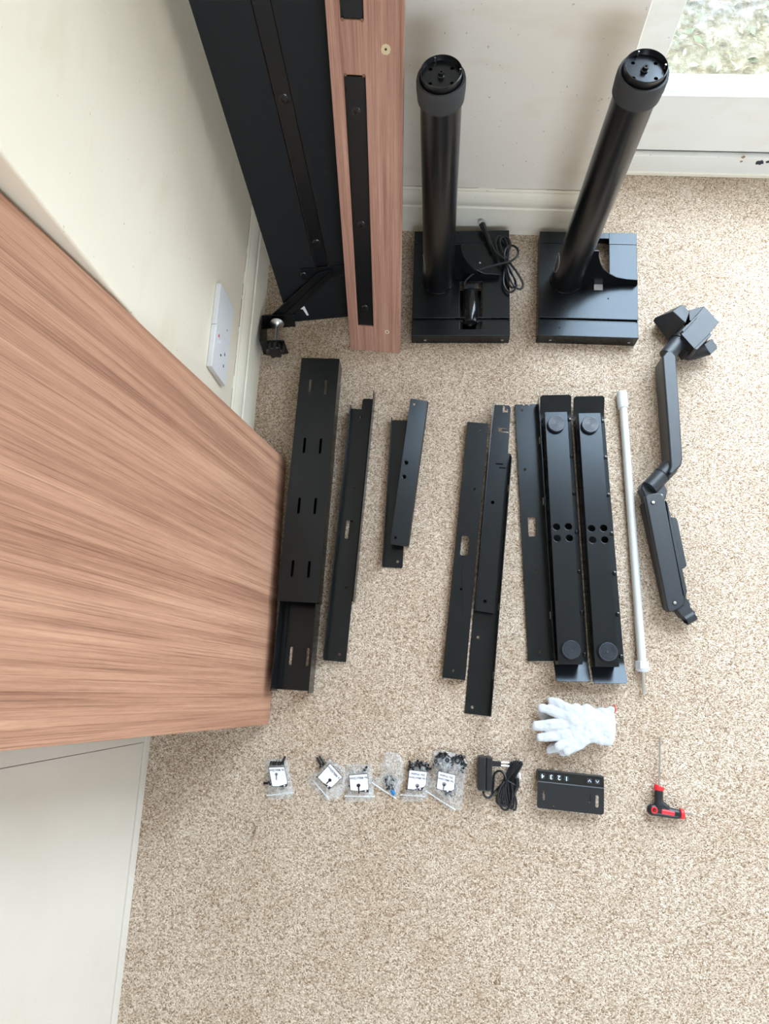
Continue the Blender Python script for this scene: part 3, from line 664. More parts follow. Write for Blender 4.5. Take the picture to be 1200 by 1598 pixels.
# desk feet
def foot(label, plate, beam, pads, holes, rest):
    p = Bar(*plate, .008); t = thing('desk_support', label, 'desk support', p.M, 'desk feet lying side by side, pads up'); hw, hl = p.w/2, p.l/2
    # plate with both ends turned up
    prof = [(-hl, .024), (-hl+.018, .016), (-hl+.034, .009), (-hl+.045, .007), (hl-.045, .007), (hl-.034, .009), (hl-.018, .016), (hl, .024)]
    def ring(y, z, w): return [(-w, y, z), (w, y, z), (w, y, z+.0022), (-w, y, z+.0022)]
    rs = []
    for i, (y, z) in enumerate(prof):
        rs.append(ring(y, z, hw))
        if i == 0: rs.insert(0, ring(y-.0045, z+.002, hw-.005)); 
    rs.append(ring(prof[-1][0]+.0045, prof[-1][1]+.002, hw-.005))
    MB().rings(rs).build('cover_plate', BLACK, t, .0006)
    for s in (-1, 1): MB().box(s*hw-(.0016 if s > 0 else 0), s*hw+(.0016 if s < 0 else 0), -hl+.05, hl-.05, .001, .0075).build('plate_edge', BLACK, t, .0004)
    c = Bar(*beam, .056); R = p.I @ c.M; bw, bl = c.w/2, c.l/2
    hh = [circ(*c.L(*q), .0083, 22) for q in holes]
    body = MB().prism(rect(-bw, -bl, bw, bl), .0535, .056, hh, M=R)
    for s in (-1, 1): body.box(s*bw-(.002 if s > 0 else 0), s*bw+(.002 if s < 0 else 0), -bl, bl, .0095, .0545, M=R)
    for s in (-1, 1): body.box(-bw, bw, s*bl-(.002 if s > 0 else 0), s*bl+(.002 if s < 0 else 0), .010, .0545, M=R)
    bo = body.build('foot_beam', BLACK, t, .0010)
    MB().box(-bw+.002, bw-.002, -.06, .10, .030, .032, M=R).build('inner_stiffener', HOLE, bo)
    for q in holes:
        x, y = c.L(*q)
        MB().rings([[(x+r*math.cos(2*math.pi*j/22), y+r*math.sin(2*math.pi*j/22), z) for j in range(22)] for r, z in ((.0081, .0563), (.0089, .0566), (.0092, .0558), (.0081, .0556))], closed=True, M=R).build('hole_rim', BLACK, bo)
    for q, dy in zip(pads, (0, 0)):
        x, y = c.L(*q, .066); prof2 = [(.0001, .056), (.0185, .056), (.0205, .058), (.0205, .0655), (.0195, .0665)]
        for k in range(5):
            r = .0195-.0036*k; prof2 += [(r-.0003, .0670), (r-.0020, .0670), (r-.0024, .0655), (r-.0033, .0655)]
        prof2 += [(.0001, .0662)]
        MB().lathe(prof2, 40, R @ Matrix.Translation((x, y, 0))).build('rubber_pad', RINGM, t)
    lx = -hw+(hw-bw)*.30
    for s in (-1, 1):
        for k in range(7):
            y = hl-.055-(p.l-.11)*k/6 + (0.0 if s > 0 else -.012)*(1 if rest else 1)
            x = s*(hw-.0058) if s > 0 else -(hw-.0045); M = Matrix.Translation((x, y, .0092))
            MB().lathe([(.0001, 0), (.0052, 0), (.0052, .0010), (.0044, .0032), (.0020, .0042), (.0001, .0042)], 14, M).build('screw_head', GLOSSB, t)
    return t
foot('left of the two black desk feet, rubber pads facing up', ((841, 624), (889.8, 624), (919, 1060.5), (865.5, 1060.5)), ((850.6, 643), (884.4, 642.7), (909.7, 1036.5), (870.7, 1037)),
     ((868.5, 660.6), (891.7, 1013.7)), ((868.4, 822.2), (886.9, 821.8), (869.5, 840), (888.2, 839.7)), 0)
foot('right of the two black desk feet, rubber pads up, beside the silver rod', ((892.5, 626), (941, 625.6), (976, 1063.5), (923, 1063.5)), ((903.7, 645), (936, 644.4), (967.5, 1041), (927.7, 1040)),
     ((921.6, 662), (949, 1017)), ((923, 824.6), (941.9, 824.3), (924.6, 842.6), (943.5, 842.4)), 1)

# ================================================================== silver rod
A, B = at(971.5, 622, .012), at(1003.3, 1050, .012)
RM = frameM(Vector((A.x, A.y, .012)), (B-A).normalized().cross(Vector((0, 0, 1))) * -1, Vector((0, 0, 1)))
d = (B-A).normalized()
RM = frameM(Vector((A.x, A.y, .012)), Vector((d.y, -d.x, 0)), -d)    # y back along the rod
rod = thing('silver_rod', 'long silver metal rod with grey end cap and pointed steel tip', 'rod', RM)
I = RM.inverted(); S = lambda px, py, z=.012: I @ at(px, py, z)
yl = lambda px, py: S(px, py).y
MB().tube([S(972, 630), S(1001.8, 1034)], .0096, 28).build('rod_tube', SILVER, rod)
cap = [(.0115, 612), (.0126, 614), (.0126, 634), (.0122, 637), (.0100, 638)]
ct = [S(970.3+(y-612)*.073, y) for _, y in cap]; MB().tube(ct, [r for r, _ in cap], 24).build('end_cap', GREYCAP, rod)
for k in range(5):
    a = math.radians(20+35*k); u = Vector((math.cos(a), 0, math.sin(a)))*.0124
    MB().tube([S(970.6, 616)+u, S(971.8, 631)+u], .0011, 6).build('cap_rib', GREYCAP, rod)
MB().tube([S(1001.8, 1032), S(1002.2, 1044)], .0152, 6).build('hex_nut', GREYCAP, rod, .001)
MB().tube([S(1002.2, 1044), S(1002.4, 1048.5)], [.0142, .0105], 20).build('nut_collar', GREYCAP, rod)
MB().tube([S(1002.5, 1048), S(1004.6, 1082), S(1004.8, 1085)], [.0040, .0040, .0018], 14).build('steel_tip', STEEL, rod)
MB().tube([S(1004.8, 1083.5), S(1005, 1088)], [.0022, .0012], 8).build('brass_point', mat('brass', (.6, .42, .18), .35, 1), rod)

# ================================================================== monitor arm
O = at(1035, 700)
arm = thing('monitor_arm', 'charcoal jointed monitor arm with clamp head, right of the silver rod', 'monitor arm', Matrix.Translation(O))
def aw(px, py, z): return at(px, py, z)-O
def slab(pts, z1, z0, name, m, bev=.002, par=None):
    P = [aw(x, y, z1) for x, y in pts]; return MB().prism([(p.x, p.y) for p in P], z0, z1).build(name, m, par or arm, bev, segs=3)
def tubeA(a, b, r, name, m=GREYP, n=32, bev=.001, par=None): return MB().tube([aw(*a), aw(*b)], r, n).build(name, m, par or arm, bev)
# upper link, rounded on its left
ul = [(1034, 556), (1040, 548), (1048, 547), (1055.5, 555), (1056.5, 575), (1060.5, 633), (1065.8, 716), (1063, 727), (1049, 741), (1043, 738), (1046.5, 727), (1040, 640)]
slab(ul, .074, .012, 'upper_link', GREYP, .005)
tubeA((1040, 556, .052), (1061, 532, .052), .0195, 'upper_elbow')
MB().tube([aw(1060, 533, .052), aw(1064, 528, .052)], .0215, 32).build('elbow_ring', PLAST, arm)
tubeA((1046, 728, .045), (1013, 762, .045), .0195, 'lower_elbow')
MB().tube([aw(1033, 741, .045), aw(1031.8, 742.2, .045)], .0201, 32).build('joint_line', HOLE, arm)
# lower link
slab([(1005, 771), (1000, 762), (1003, 752), (1012, 748), (1028, 762), (1036, 752), (1042, 766), (1040, 775), (1034, 790), (1010, 790)], .046, .012, 'knuckle', GREYP, .004)
slab([(1003.5, 783), (1010, 779), (1037, 780), (1043.5, 787), (1073, 922), (1068, 945), (1050, 954), (1041, 949)], .040, .006, 'lower_body', PLAST, .004)
slab([(1006.8, 774.5), (1010, 771), (1018, 769.5), (1028, 768.8), (1034, 772), (1037.5, 780), (1067.6, 936), (1067, 944), (1060, 949), (1050, 954), (1045, 955), (1041.5, 950)], .056, .038, 'arm_cover', GREYP, .003)
slab([(1039, 780), (1042.6, 785), (1072, 925), (1067, 930), (1046, 826)], .052, .036, 'side_ridge', GREYP, .002)
slab([(1047, 806.5), (1055, 807.5), (1057.5, 813), (1072, 883), (1067, 887), (1060, 886)], .030, .012, 'cable_clip', GREYP, .0015)
slab([(1056, 951), (1070, 931), (1076.5, 940), (1078, 948), (1086, 956), (1076, 968), (1064, 962)], .036, .010, 'end_fork', GREYP, .002)
def endring():
    out = []
    for s_, r in ((-1, .0135), (1.3, .0135), (1.3, .0100), (-1, .0100)):
        c = aw(1074+6*s_, 964.5-3.5*s_, .026)
        out.append([tuple(c+Vector((r*math.cos(t)*.62, -r*math.cos(t)*.75, r*math.sin(t)))) for t in [2*math.pi*j/28 for j in range(28)]])
    MB().rings(out, closed=True).build('end_ring', GREYP, arm, .0006)
endring()
for x, y in ((1019.3, 784.4), (1053, 941)):
    p = aw(x, y, .056); M = Matrix.Translation(p)
    MB().lathe([(.0001, .0002), (.0055, .0002), (.0055, .0006), (.0050, .0007), (.0001, .0007)], 20, M).build('screw_recess', HOLE, arm)
    MB().lathe([(.0001, .0007), (.0034, .0007), (.0034, .0016), (.0018, .0018), (.0016, .0010), (.0001, .0010)], 14, M).build('cover_screw', STEEL, arm)['label'] = 'small bright screw'
MB().lathe([(.0001, 0), (.003, 0), (.003, .001), (.0001, .001)], 12, Matrix.Translation(aw(1032, 773, .052))).build('pivot_screw', STEEL, arm)
# clamp head
hd = thing('clamp_head', None, None); hd.parent = arm
def facet(pts, name, m, bev=.0015):
    bm = bmesh.new()
    for x, y, z in pts: bm.verts.new(aw(x, y, z))
    r = bmesh.ops.convex_hull(bm, input=bm.verts); bmesh.ops.delete(bm, geom=[g_ for g_ in r['geom_interior'] if isinstance(g_, bmesh.types.BMVert)], context='VERTS')
    mb = MB(); bm.verts.index_update(); mb.v = [v.co.copy() for v in bm.verts]; mb.f = [tuple(v.index for v in f.verts) for f in bm.faces]; bm.free()
    return mb.build(name, m, hd, bev)
def slabh(pts, z1, z0, name, m, bev=.002): return slab(pts, z1, z0, name, m, bev, hd)
facet([(1050, 485.7, .078), (1063, 475.7, .074), (1067, 476.5, .072), (1076, 487, .068), (1070, 504, .074), (1019, 501, .028), (1021.5, 496, .034), (1026, 510, .018), (1042, 531, .020), (1048, 528, .012),
       (1058, 482, .006), (1070, 484, .006), (1072, 500, .006), (1044, 524, .004), (1026, 504, .004)], 'left_jaw', GREYP)
slabh([(1043, 531), (1064, 512), (1072, 505), (1090, 522), (1086, 545), (1072, 550), (1066, 538), (1054, 528)], .050, .006, 'pivot_block', PLAST, .003)
slabh([(1063, 521), (1099, 478), (1122, 502.5), (1108, 520), (1083.5, 544)], .082, .078, 'grip_plate', GREYP, .0008)
slabh([(1075, 484), (1097, 478), (1099, 478.2), (1096, 481.5), (1079, 501), (1076, 500)], .050, .012, 'grip_side', PLAST, .001)
slabh([(1064.5, 515), (1087, 492.5), (1088.5, 494.5), (1066.5, 518)], .086, .030, 'edge_rail', GREYP, .0005)
slabh([(1083, 544), (1107.5, 519), (1110.5, 522.5), (1088, 545.5)], .080, .030, 'edge_rail', GREYP, .0005)
slabh([(1064, 520), (1099, 479), (1121.5, 503), (1084, 543.5)], .0775, .040, 'grip_core', PLAST, .001)
facet([(1099, 537.5, .056), (1111, 528.5, .052), (1119.5, 541, .048), (1118, 545, .048), (1109, 553.5, .052), (1064, 559, .014), (1072, 563, .010), (1080, 545, .040), (1088, 560.5, .018),
       (1110, 540, .004), (1104, 548, .004), (1074, 556, .004)], 'right_jaw', GREYP)

# ================================================================== gloves
def glove(label, px, z, chain, palm, cuff, hem):
    """fingers = chains of (px, py, radius m); palm and cuff in the same way; flattened, fused into one soft skin"""
    O = at(*px); t = thing('work_glove', label, 'glove', Matrix.Translation(O), 'pair of white knit work gloves')
    mb = MB()
    def caps(ch, flat):
        for (x0, y0, r0), (x1, y1, r1) in zip(ch, ch[1:]):
            a = at(x0, y0, z)-O; b = at(x1, y1, z)-O; n = 6
            a.z = b.z = z
            for i in range(n+1):
                k = i/n; p = a.lerp(b, k); r = r0+(r1-r0)*k
                rings = []
                for j in range(1, 6):
                    ph = -math.pi/2+math.pi*j/6; rings.append([(p.x+r*math.cos(ph)*math.cos(q), p.y+r*math.cos(ph)*math.sin(q), p.z+r*flat*math.sin(ph)) for q in [2*math.pi*m/12 for m in range(12)]])
                mb.rings(rings)
    for c in chain: caps(c, .62)
    caps(palm, .40); caps(cuff, .34)
    o = mb.build('glove_body', GLOVE, t)
    r = o.modifiers.new('remesh', 'REMESH'); r.mode = 'VOXEL'; r.voxel_size = .0016; r.use_smooth_shade = True
    s = o.modifiers.new('smooth', 'SMOOTH'); s.factor = .5; s.iterations = 7
    tx = bpy.data.textures.new('folds', 'CLOUDS'); tx.noise_scale = .026; tx.noise_depth = 2
    dm = o.modifiers.new('folds', 'DISPLACE'); dm.texture = tx; dm.strength = .0075; dm.mid_level = .5
    if hem:
        P = [aw_ for aw_ in [at(x, y, zz)-O + Vector((0, 0, zz)) - Vector((0, 0, (at(x, y, zz)-O).z)) for x, y, zz in hem]]
        MB().tube(smooth_path(P, 5), .0011, 8).build('hem', RED, t)['label'] = 'red stitched hem'
    return t
glove('lower white knit work glove, mostly covered, red hem edge showing', (910, 1130), .0095,
      [[(884, 1108, .011), (866, 1095, .0095), (858, 1094, .0085)], [(878, 1112, .011), (856, 1112, .0100), (846, 1116, .0095)],
       [(884, 1128, .011), (858, 1126, .010), (850, 1124, .009)], [(892, 1152, .012), (870, 1164, .0115), (857, 1170, .0098)], [(905, 1152, .013), (888, 1168, .0115), (878, 1172, .0105)]],
      [(898, 1112, .020), (903, 1130, .024), (903, 1146, .020), (925, 1128, .026)], [(938, 1118, .020), (950, 1113, .013), (953, 1108, .010), (945, 1130, .016)],
      [(957.5, 1098.5, .010), (960.2, 1103, .012), (960.6, 1108, .012), (959, 1113, .010)])
glove('upper white knit work glove, fingers pointing left, above the black control box', (905, 1128), .0305,
      [[(892, 1108, .0125), (872, 1098, .0108), (860, 1093.5, .0090)], [(886, 1118, .0130), (862, 1109, .0115), (846, 1104.5, .0098)],
       [(886, 1130, .0125), (856, 1132, .0128), (837, 1133, .0105)], [(888, 1145, .0118), (862, 1149, .0108), (843, 1150.5, .0092)],
       [(900, 1152, .0125), (884, 1159, .0115), (872, 1164.5, .0095)], [(912, 1155, .0140), (897, 1166, .0112), (884, 1174, .0092)]],
      [(897, 1112, .021), (897, 1128, .022), (900, 1143, .021), (912, 1150, .019), (922, 1144, .023), (924, 1128, .024), (917, 1113, .020), (905, 1120, .022)],
      [(928, 1118, .018), (932, 1134, .022), (930, 1149, .017), (944, 1154, .014), (951, 1158, .010), (948, 1142, .018), (951, 1128, .015), (953, 1120, .010), (944, 1122, .016), (936, 1134, .022)], None)

# ================================================================== hardware bags
def bag(name, label, outline, zipl, card, text, screws, icon, dirn, washers=(), height=.010):
    C0 = at(sum(p[0] for p in outline)/len(outline), sum(p[1] for p in outline)/len(outline))
    t = thing('hardware_bag', label, 'bag', Matrix.Translation(C0), 'clear bags of fixings in a row')
    def P(x, y, z=0.0):
        v = at(x, y, z)-C0; return Vector((v.x, v.y, z))
    # pillow-shaped film: rings shrinking to a raised centre
    n = len(outline); O2 = []
    for i in range(n):
        a, b_ = outline[i], outline[(i+1) % n]
        for k in range(6): O2.append((a[0]+(b_[0]-a[0])*k/6, a[1]+(b_[1]-a[1])*k/6))
    cx = sum(p[0] for p in O2)/len(O2); cy = sum(p[1] for p in O2)/len(O2); rr = []
    for s, h in ((1, .0012), (.93, .004), (.8, height*.75), (.6, height), (.35, height*1.05), (.1, height)):
        rr.append([P(cx+(x-cx)*s+random.uniform(-.7, .7)*(s < .99), cy+(y-cy)*s+random.uniform(-.7, .7)*(s < .99), h+random.uniform(-.0018, .0018)*(s < .99)) for x, y in O2])
    mb = MB(); mb.rings(rr, caps=False); k = len(mb.v); mb.f.append(tuple(range(k-len(O2), k)))
    f = mb.build('film', FILM, t)
    for p in f.data.polygons: p.use_smooth = True
    (zx0, zy0), (zx1, zy1) = zipl
    zp = [P(zx0+(zx1-zx0)*k/8, zy0+(zy1-zy0)*k/8+random.uniform(-.3, .3), .0045) for k in range(9)]
    MB().tube(zp, .0013, 6).build('zip_strip', ZIPM, t)
    # contents
    zb = height*.55
    for (x, y, a, L) in screws:
        q = P(x, y, zb); M = Matrix.Translation(q) @ Matrix.Rotation(math.radians(a), 4, 'Z') @ Matrix.Rotation(math.pi/2+random.uniform(-.15, .15), 4, 'X')
        MB().lathe([(.0001, 0), (.0046, 0), (.0050, .002), (.0040, .0044), (.0026, .0046), (.0026, L), (.0001, L)], 12, M).build('screw', GLOSSB, t)
    for (x, y, r) in washers:
        q = P(x, y, height*.95); MB().rings([[(q.x+a_*math.cos(2*math.pi*j/16), q.y+a_*math.sin(2*math.pi*j/16), q.z+h) for j in range(16)] for a_, h in ((r, 0), (r, .0012), (r*.5, .0012), (r*.5, 0))], closed=True).build('washer', GREYP, t)
    if card:
        h = height+.0022
        cp = [P(x, y, h) for x, y in card]
        (ox, oy) = (sum(p.x for p in cp)/len(cp), sum(p.y for p in cp)/len(cp))
        MB().prism([(ox+(p.x-ox)*1.06, oy+(p.y-oy)*1.06) for p in cp], h-.0012, h-.0006).build('card_border', INK, t)['label'] = 'black printed border'
        cc = MB().prism([(p.x, p.y) for p in cp[:-2]] + [(.45*cp[-2].x+.55*cp[-3].x, .45*cp[-2].y+.55*cp[-3].y), (.45*cp[-2].x+.55*cp[-1].x, .45*cp[-2].y+.55*cp[-1].y), (cp[-1].x, cp[-1].y)], h-.0006, h).build('label_card', PAPER, t)
        cc['label'] = 'white printed label'
        # print runs upside down, following the card's top edge: cp[0] top left, cp[1] top right
        ex = (cp[1]-cp[0]); L = ex.length; ex.normalize(); ey = Vector((-ex.y, ex.x, 0))
        for k, s_ in enumerate(text):
            q = cp[0]+ex*(L*.5)-ey*(L*(.17+.20*k))
            text_mesh('print', s_, L*(.185 if len(text) < 2 else .165), .00016, GINK, cc, frameM(Vector((q.x, q.y, h+.0003)), -ex, -ey))
        q = cp[0]+ex*(L*icon[0])-ey*(L*icon[1]); M = frameM(Vector((q.x, q.y, h+.0001)), ex, ey)
        hr, hl_ = icon[2]*L, icon[3]*L
        MB().prism(circ(0, 0, hr, 14, hr*.85), 0, .0003, M=M).add([(-hr*.36, -hl_, 0), (hr*.36, -hl_, 0), (hr*.36, 0, 0), (-hr*.36, 0, 0), (-hr*.36, -hl_, .0003), (hr*.36, -hl_, .0003), (hr*.36, 0, .0003), (-hr*.36, 0, .0003)],
            [(0, 1, 2, 3), (4, 5, 6, 7), (0, 1, 5, 4), (1, 2, 6, 5), (2, 3, 7, 6), (3, 0, 4, 7)], M).build('screw_icon', INK if icon[4] else GINK, cc)
        q = .15*cp[-3]+.15*cp[-1]+.70*cp[-2]; M = Matrix.Translation((q.x, q.y, h-.0005)); MB().prism(circ(0, 0, .0016, 10), 0, .0004, M=M).build('corner_mark', PAPER, cc)
    return t
def scr(x0, x1, y0, y1, n, seed, L=.012):
    random.seed(seed); return [(random.uniform(x0, x1), random.uniform(y0, y1), random.uniform(0, 360), L) for _ in range(n)]
bag('b', 'leftmost small clear bag of screws, plain grey screw drawn on label', [(413, 1185), (447, 1183), (458, 1235), (457, 1246), (417, 1249), (415, 1230)], ((416, 1241), (458, 1237)),
    [(419.5, 1198), (443, 1197), (448, 1219), (444, 1226), (425, 1227)][:2]+[(448, 1220), (447, 1227), (425, 1227)], ['4x M6x12mm'], [(x, 1191, 88, .014) for x in (422, 426, 430, 434)]+scr(420, 446, 1192, 1228, 6, 1, .018), (.5, .42, .10, .36, 0), 0)
bag('b', 'second clear bag from the left, tilted, holding a diamond-turned label', [(513, 1184), (549, 1206), (548, 1222), (528, 1247), (507, 1252), (480, 1222), (478, 1214), (485, 1211)], ((489, 1218), (513, 1247)),
    [(515, 1192), (534, 1213), (519.5, 1226.5), (513.5, 1231), (496, 1213)], ['1x M8x20mm'], [(502, 1197, 215, .024), (507, 1193, 220, .022)]+scr(500, 515, 1203, 1216, 4, 2), (.62, .60, .10, .28, 1), 0)
bag('b', 'clear bag with upright square label, bold black screw icon, third from left', [(539, 1192), (580, 1193), (583, 1230), (584, 1250), (537, 1252), (541, 1220)], ((538, 1242), (584, 1243)),
    [(545, 1210), (573, 1208), (575, 1229), (574.5, 1236), (547, 1233)], ['4x M6x12mm'], [(568, 1203, 150, .012), (566, 1205, 130, .010)]+scr(548, 570, 1212, 1228, 6, 3), (.48, .55, .11, .42, 1), 0)
t = bag('b', 'clear bag without label, loose screws with one blue threadlock patch', [(601, 1173), (622, 1176), (630, 1188), (629, 1215), (620, 1245), (612, 1243), (579, 1222), (580, 1217), (592, 1215), (593, 1190)], ((580, 1221), (618, 1246)),
    None, [], scr(598, 616, 1216, 1232, 11, 4, .011), (0, 0, 0, 0, 0), 0, height=.009)
q = at(611.5, 1234, .009)-at(611.5, 1234, .009)
C0 = t.matrix_world.translation; p = at(611, 1233, .008)-C0
MB().tube([(p.x, p.y, .008), (p.x+.007, p.y-.009, .008)], .0038, 12).build('blue_screw', BLUE, t)['label'] = 'screw with bright blue coating'
bag('b', 'clear bag of many dark bolts with two-line label, second from right', [(637, 1190), (668, 1190), (672, 1220), (668, 1245), (657, 1251), (626, 1251), (625, 1238), (636, 1230)], ((625, 1240), (664, 1243)),
    [(639, 1202), (666, 1205), (664.5, 1224), (658, 1233), (636, 1231)], ['20x Washer', '16x M6x12mm'], scr(640, 667, 1190, 1202, 16, 5, .010)+scr(640, 660, 1206, 1236, 9, 6, .012), (.52, .78, .12, .32, 0), 0, [(650, 1191, .004), (657, 1191, .004), (645, 1194, .004)], height=.013)
bag('b', 'largest bulging clear bag of bolts and washers, beside the power adapter', [(676, 1173), (690, 1170), (722, 1180), (730, 1192), (726, 1212), (722, 1250), (720, 1262), (705, 1266), (690, 1255), (664, 1235), (663, 1228), (674, 1214), (672, 1190)], ((664, 1234), (711, 1264)),
    [(684.5, 1204), (710.5, 1210), (708.5, 1232), (700, 1236.5), (681.5, 1230)], ['20x Washer', '16x M8x16mm'], scr(678, 724, 1178, 1204, 34, 8, .011)+scr(690, 712, 1232, 1246, 6, 9, .011)+scr(684, 706, 1208, 1228, 7, 10, .012), (.45, .62, .13, .32, 0), 0,
    [(714, 1187, .0065), (708, 1184, .005), (722, 1188, .004), (726, 1194, .004), (698, 1186, .005), (691, 1180, .005), (705, 1192, .004), (680, 1188, .004)], height=.016)

# ================================================================== power adapter with cable
b = Bar((746.3, 1181), (768.8, 1181.7), (767.6, 1236), (746, 1234), .046)
ad = thing('power_adapter', 'black plug-in power adapter with its cable coiled and tied beside it', 'power adapter', b.M); hw, hl = b.w/2, b.l/2
MB().box(-hw, .002, -hl, hl, .002, .046).build('adapter_body', PLAST, ad, .003)
MB().box(.002, hw, -hl, hl, .002, .045).build('adapter_body', PLAST, ad, .003)
x0, y0 = b.L(768, 1191, .030); x1, _ = b.L(781.7, 1191, .030)
MB().box(x0-.003, x1, y0-.006, y0+.005, .022, .034).build('plug_stub', PLAST, ad, .001)
for s in (-1, 1): MB().tube([(x1, y0+s*.0035, .030), (x1+.018, y0+s*.0035, .030)], .0022, 10).build('plug_pin', STEEL, ad)['label'] = 'bright metal plug pin'
def bp3(pts): return [b.I @ at(*p) for p in pts]
MB().tube(smooth_path(bp3([(754, 1236, .02), (756, 1242, .012), (762, 1245, .008), (768, 1241, .008), (775, 1233, .010), (782, 1226, .012)]), 6), .0026, 8).build('lead', PLAST, ad)
MB().tube(smooth_path(bp3([(768, 1240, .005), (770, 1225, .005), (771, 1210, .006), (776, 1204, .008), (783, 1204, .011), (788, 1211, .014), (790, 1222, .016)]), 6), .0026, 8).build('lead', PLAST, ad)
random.seed(21); lp = []
for k in range(6):
    xt, xb, w = 795.5+k*3.3, 774+k*4.5, 2.0
    lp += [(xt-w, 1192+abs(k-3), .008+.002*k), (xt, 1187.5+abs(k-3), .010+.002*k), (xt+w, 1192+abs(k-3), .008+.002*k), (794+k*1.4, 1221, .009+.0015*k),
           (xb+14-k, 1246+k*1.0, .008), (xb+7, 1255+k*1.8, .006+.001*k), (xb+1, 1248+k*1.5, .008), (785+k*1.4, 1221, .012+.001*k)]
MB().tube(smooth_path(bp3(lp), 5), .0023, 8).build('coiled_cable', PLAST, ad)
lp = [(787, 1219, .020), (779, 1232, .018), (778, 1250, .014), (784, 1262, .010), (792, 1263, .010), (798, 1252, .014), (800, 1236, .018), (798, 1221, .020)]
MB().tube(smooth_path(bp3(lp), 6), .0024, 8).build('outer_loop', PLAST, ad)
MB().tube(smooth_path(bp3([(789, 1217, .006), (790, 1217.5, .024), (797, 1221, .026), (804, 1225, .022), (805, 1226, .008)]), 5), .0012, 6).build('cable_tie', GREYP, ad)
p = bp3([(806, 1214, .020), (806.5, 1229, .018)]); MB().tube(p, .0062, 4).build('connector', PLAST, ad, .001)
p = bp3([(806.5, 1229, .018), (803, 1238, .016)]); MB().tube(p, [.0048, .003], 10).build('strain_relief', PLAST, ad)
p = bp3([(810, 1206, .018), (811, 1216, .018)]); MB().tube(p, .0032, 4).build('connector_tip', PAPER, ad)['label'] = 'white connector tip'

# ================================================================== control box
b = Bar((839.3, 1219.2), (942.5, 1230.3), (942.5, 1271), (837.5, 1261.8), .024)
cb = thing('control_box', 'black desk control box with white number and arrow keys, below the gloves', 'control box', b.M); hw, hl = b.w/2, b.l/2
hs = [rrect(*b.L(848.8, 1240.5), .0050, .021, .0024), rrect(*b.L(920.2, 1246), .0028, .018, .001), rrect(*b.L(931.7, 1250.5), .0068, .025, .0033), circ(*b.L(863.7, 1258), .0012, 8)]
oc = [(-hw, hl), (-hw, -hl+.005), (-hw+.0015, -hl+.0015), (-hw+.005, -hl), (hw-.005, -hl), (hw-.0015, -hl+.0015), (hw, -hl+.005), (hw, hl)]
MB().prism(oc, .0225, .024, hs).build('top_shell', PLAST, cb, .0006)
a = b.I @ at(838, 1201.7, .021); yy = a.y
MB().rings([[(x, hl-.0005, .0240), (x, hl-.0005, .0222), (x, yy, .0185), (x, yy, .0205)] for x in (-hw, hw)]).build('key_panel', GLOSSB, cb, .0005)
MB().tube([(-hw, hl, .0238), (hw, hl, .0238)], .0012, 8).build('crease_edge', GREYP, cb)
MB().box(-hw, hw, yy-.0005, yy+.0012, .002, .0200).build('rear_wall', PLAST, cb, .0004)
for s in (-1, 1):
    x = s*(hw-.0008)
    MB().prism([(yy, .002), (hl-.001, .002), (hl-.001, .0222), (yy, .0185)], -.0008, .0008, M=Matrix(((0, 0, 1, x), (1, 0, 0, 0), (0, 1, 0, 0), (0, 0, 0, 1)))).build('side_cheek', PLAST, cb)
MB().box(-hw+.02, hw-.02, -.004, hl-.004, .002, .0225).build('circuit_housing', PLAST, cb, .001)
MB().box(hw*.2, hw*.50, hl-.004, hl-.002, .01, .012).build('inner_wall', PLAST, cb)
sl = math.atan2(.024-.0205, yy-hl)
def on_panel(px, py, up=.0006):
    q = b.L(px, py, .0222); k = (q[1]-hl)/(yy-hl); return Vector((q[0], q[1], .024+(.0205-.024)*k+up))
KM = lambda P, flip=1: Matrix.Translation(P) @ Matrix.Rotation(-sl, 4, 'X') @ (Matrix.Rotation(math.pi, 4, 'Z') if flip else Matrix())
for ch, px, py in (('4', 846.8, 1211), ('3', 860, 1212.3), ('2', 872.3, 1213.5), ('1', 884, 1214.9)):
    k = MB().prism(rrect(0, 0, .0105, .0105, .0015), 0, .0006, M=KM(on_panel(px, py, .0002))).build('key', GREYP, cb)
    text_mesh('digit', ch, .0125, .00012, LED, k, KM(on_panel(px, py, .0010)))
for up_, px, py in ((1, 919.8, 1218.6), (-1, 932, 1219.8)):
    k = MB().prism(rrect(0, 0, .0105, .0105, .0015), 0, .0006, M=KM(on_panel(px, py, .0002), 0)).build('key', GREYP, cb)
    s = .0032; pts = [(-s, -s*.7*up_), (0, s*.7*up_), (s, -s*.7*up_)]
    MB().tube([(x, y, 0) for x, y in pts], .0007, 6, M=KM(on_panel(px, py, .0010), 0)).build('arrow', LED, k)

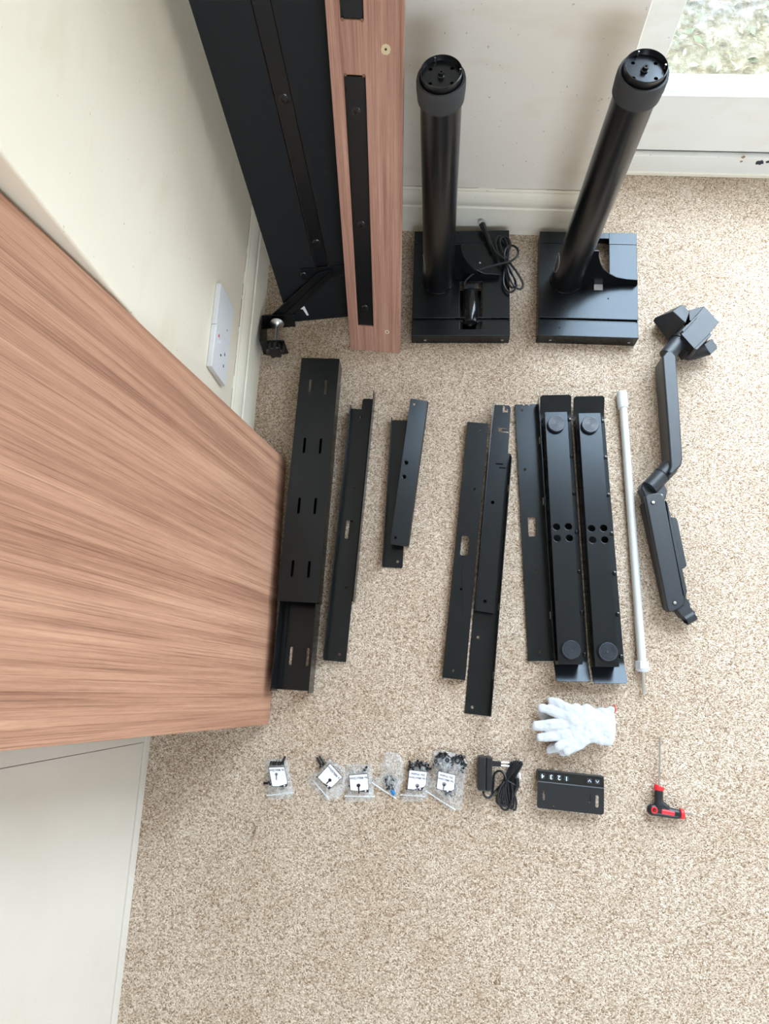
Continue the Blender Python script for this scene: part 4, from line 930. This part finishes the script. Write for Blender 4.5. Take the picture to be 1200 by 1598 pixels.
# ================================================================== hex key tool
O = at(1030, 1240); tl = thing('hex_key', 'red and black T-handled hex key lying on the carpet, bottom right', 'hex key', Matrix.Translation(O))
def hp(px, py, z=.013):
    v = at(px, py, z)-O; v.z = z; return v
MB().tube([hp(1030, 1149.5), hp(1028.6, 1228)], .0021, 6).build('long_shaft', STEEL, tl)
MB().tube([hp(1066, 1269.3), hp(1082, 1270.6)], .0021, 6).build('short_shaft', STEEL, tl)
MB().tube([hp(1028.8, 1226), hp(1028.5, 1227), hp(1028.2, 1232), hp(1028.2, 1233.4)], [.0095, .0105, .0105, .0095], 20, flat=.85).build('red_collar', RED, tl)['label'] = 'red plastic collar'
MB().tube([hp(1061, 1270), hp(1062, 1270.1), hp(1066, 1270.4), hp(1067.6, 1270.5)], [.0088, .0103, .0103, .0085], 20, flat=.85).build('red_collar', RED, tl)['label'] = 'red plastic collar'
g = MB()
def blobs(ch, flat=.85):
    for (x0, y0, r0), (x1, y1, r1) in zip(ch, ch[1:]):
        for i in range(9):
            k = i/8; p = hp(x0+(x1-x0)*k, y0+(y1-y0)*k); r = r0+(r1-r0)*k
            g.rings([[(p.x+r*math.cos(ph)*math.cos(q), p.y+r*math.cos(ph)*math.sin(q), p.z+r*flat*math.sin(ph)) for q in [2*math.pi*m/16 for m in range(16)]] for ph in [-math.pi/2+math.pi*j/8 for j in range(1, 8)]])
blobs([(1028, 1237, .0092), (1028, 1249, .0088), (1028, 1259, .0115)]); blobs([(1018, 1263.5, .0118), (1030, 1265, .0118), (1046, 1268.5, .0108), (1056, 1270, .0102)]); blobs([(1028, 1252, .009), (1038, 1262, .010)])
o = g.build('grip', PLAST, tl); r = o.modifiers.new('remesh', 'REMESH'); r.mode = 'VOXEL'; r.voxel_size = .0012; r.use_smooth_shade = True
s = o.modifiers.new('smooth', 'SMOOTH'); s.iterations = 8; s.factor = .5
q = hp(1021, 1264.2, .022); MB().rings([[(q.x+a*math.cos(2*math.pi*j/20), q.y+a*math.sin(2*math.pi*j/20), h) for j in range(20)] for a, h in ((.0068, .0205), (.0066, .0238), (.0042, .0242), (.0040, .0205))], closed=True).build('red_ring', RED, tl)
q0, q1 = hp(1033, 1266.5, .022), hp(1052, 1270, .022); MB().tube([q0.lerp(q1, -.05), q0, q1, q0.lerp(q1, 1.05)], [.0025, .0048, .0046, .0025], 12, flat=.5).build('red_inlay', RED, tl)
q = hp(1021, 1264.2); MB().prism(circ(q.x, q.y, .0040, 14), .0215, .0232).build('hang_hole', mat('dark_red', (.25, .01, .01), .5), tl)
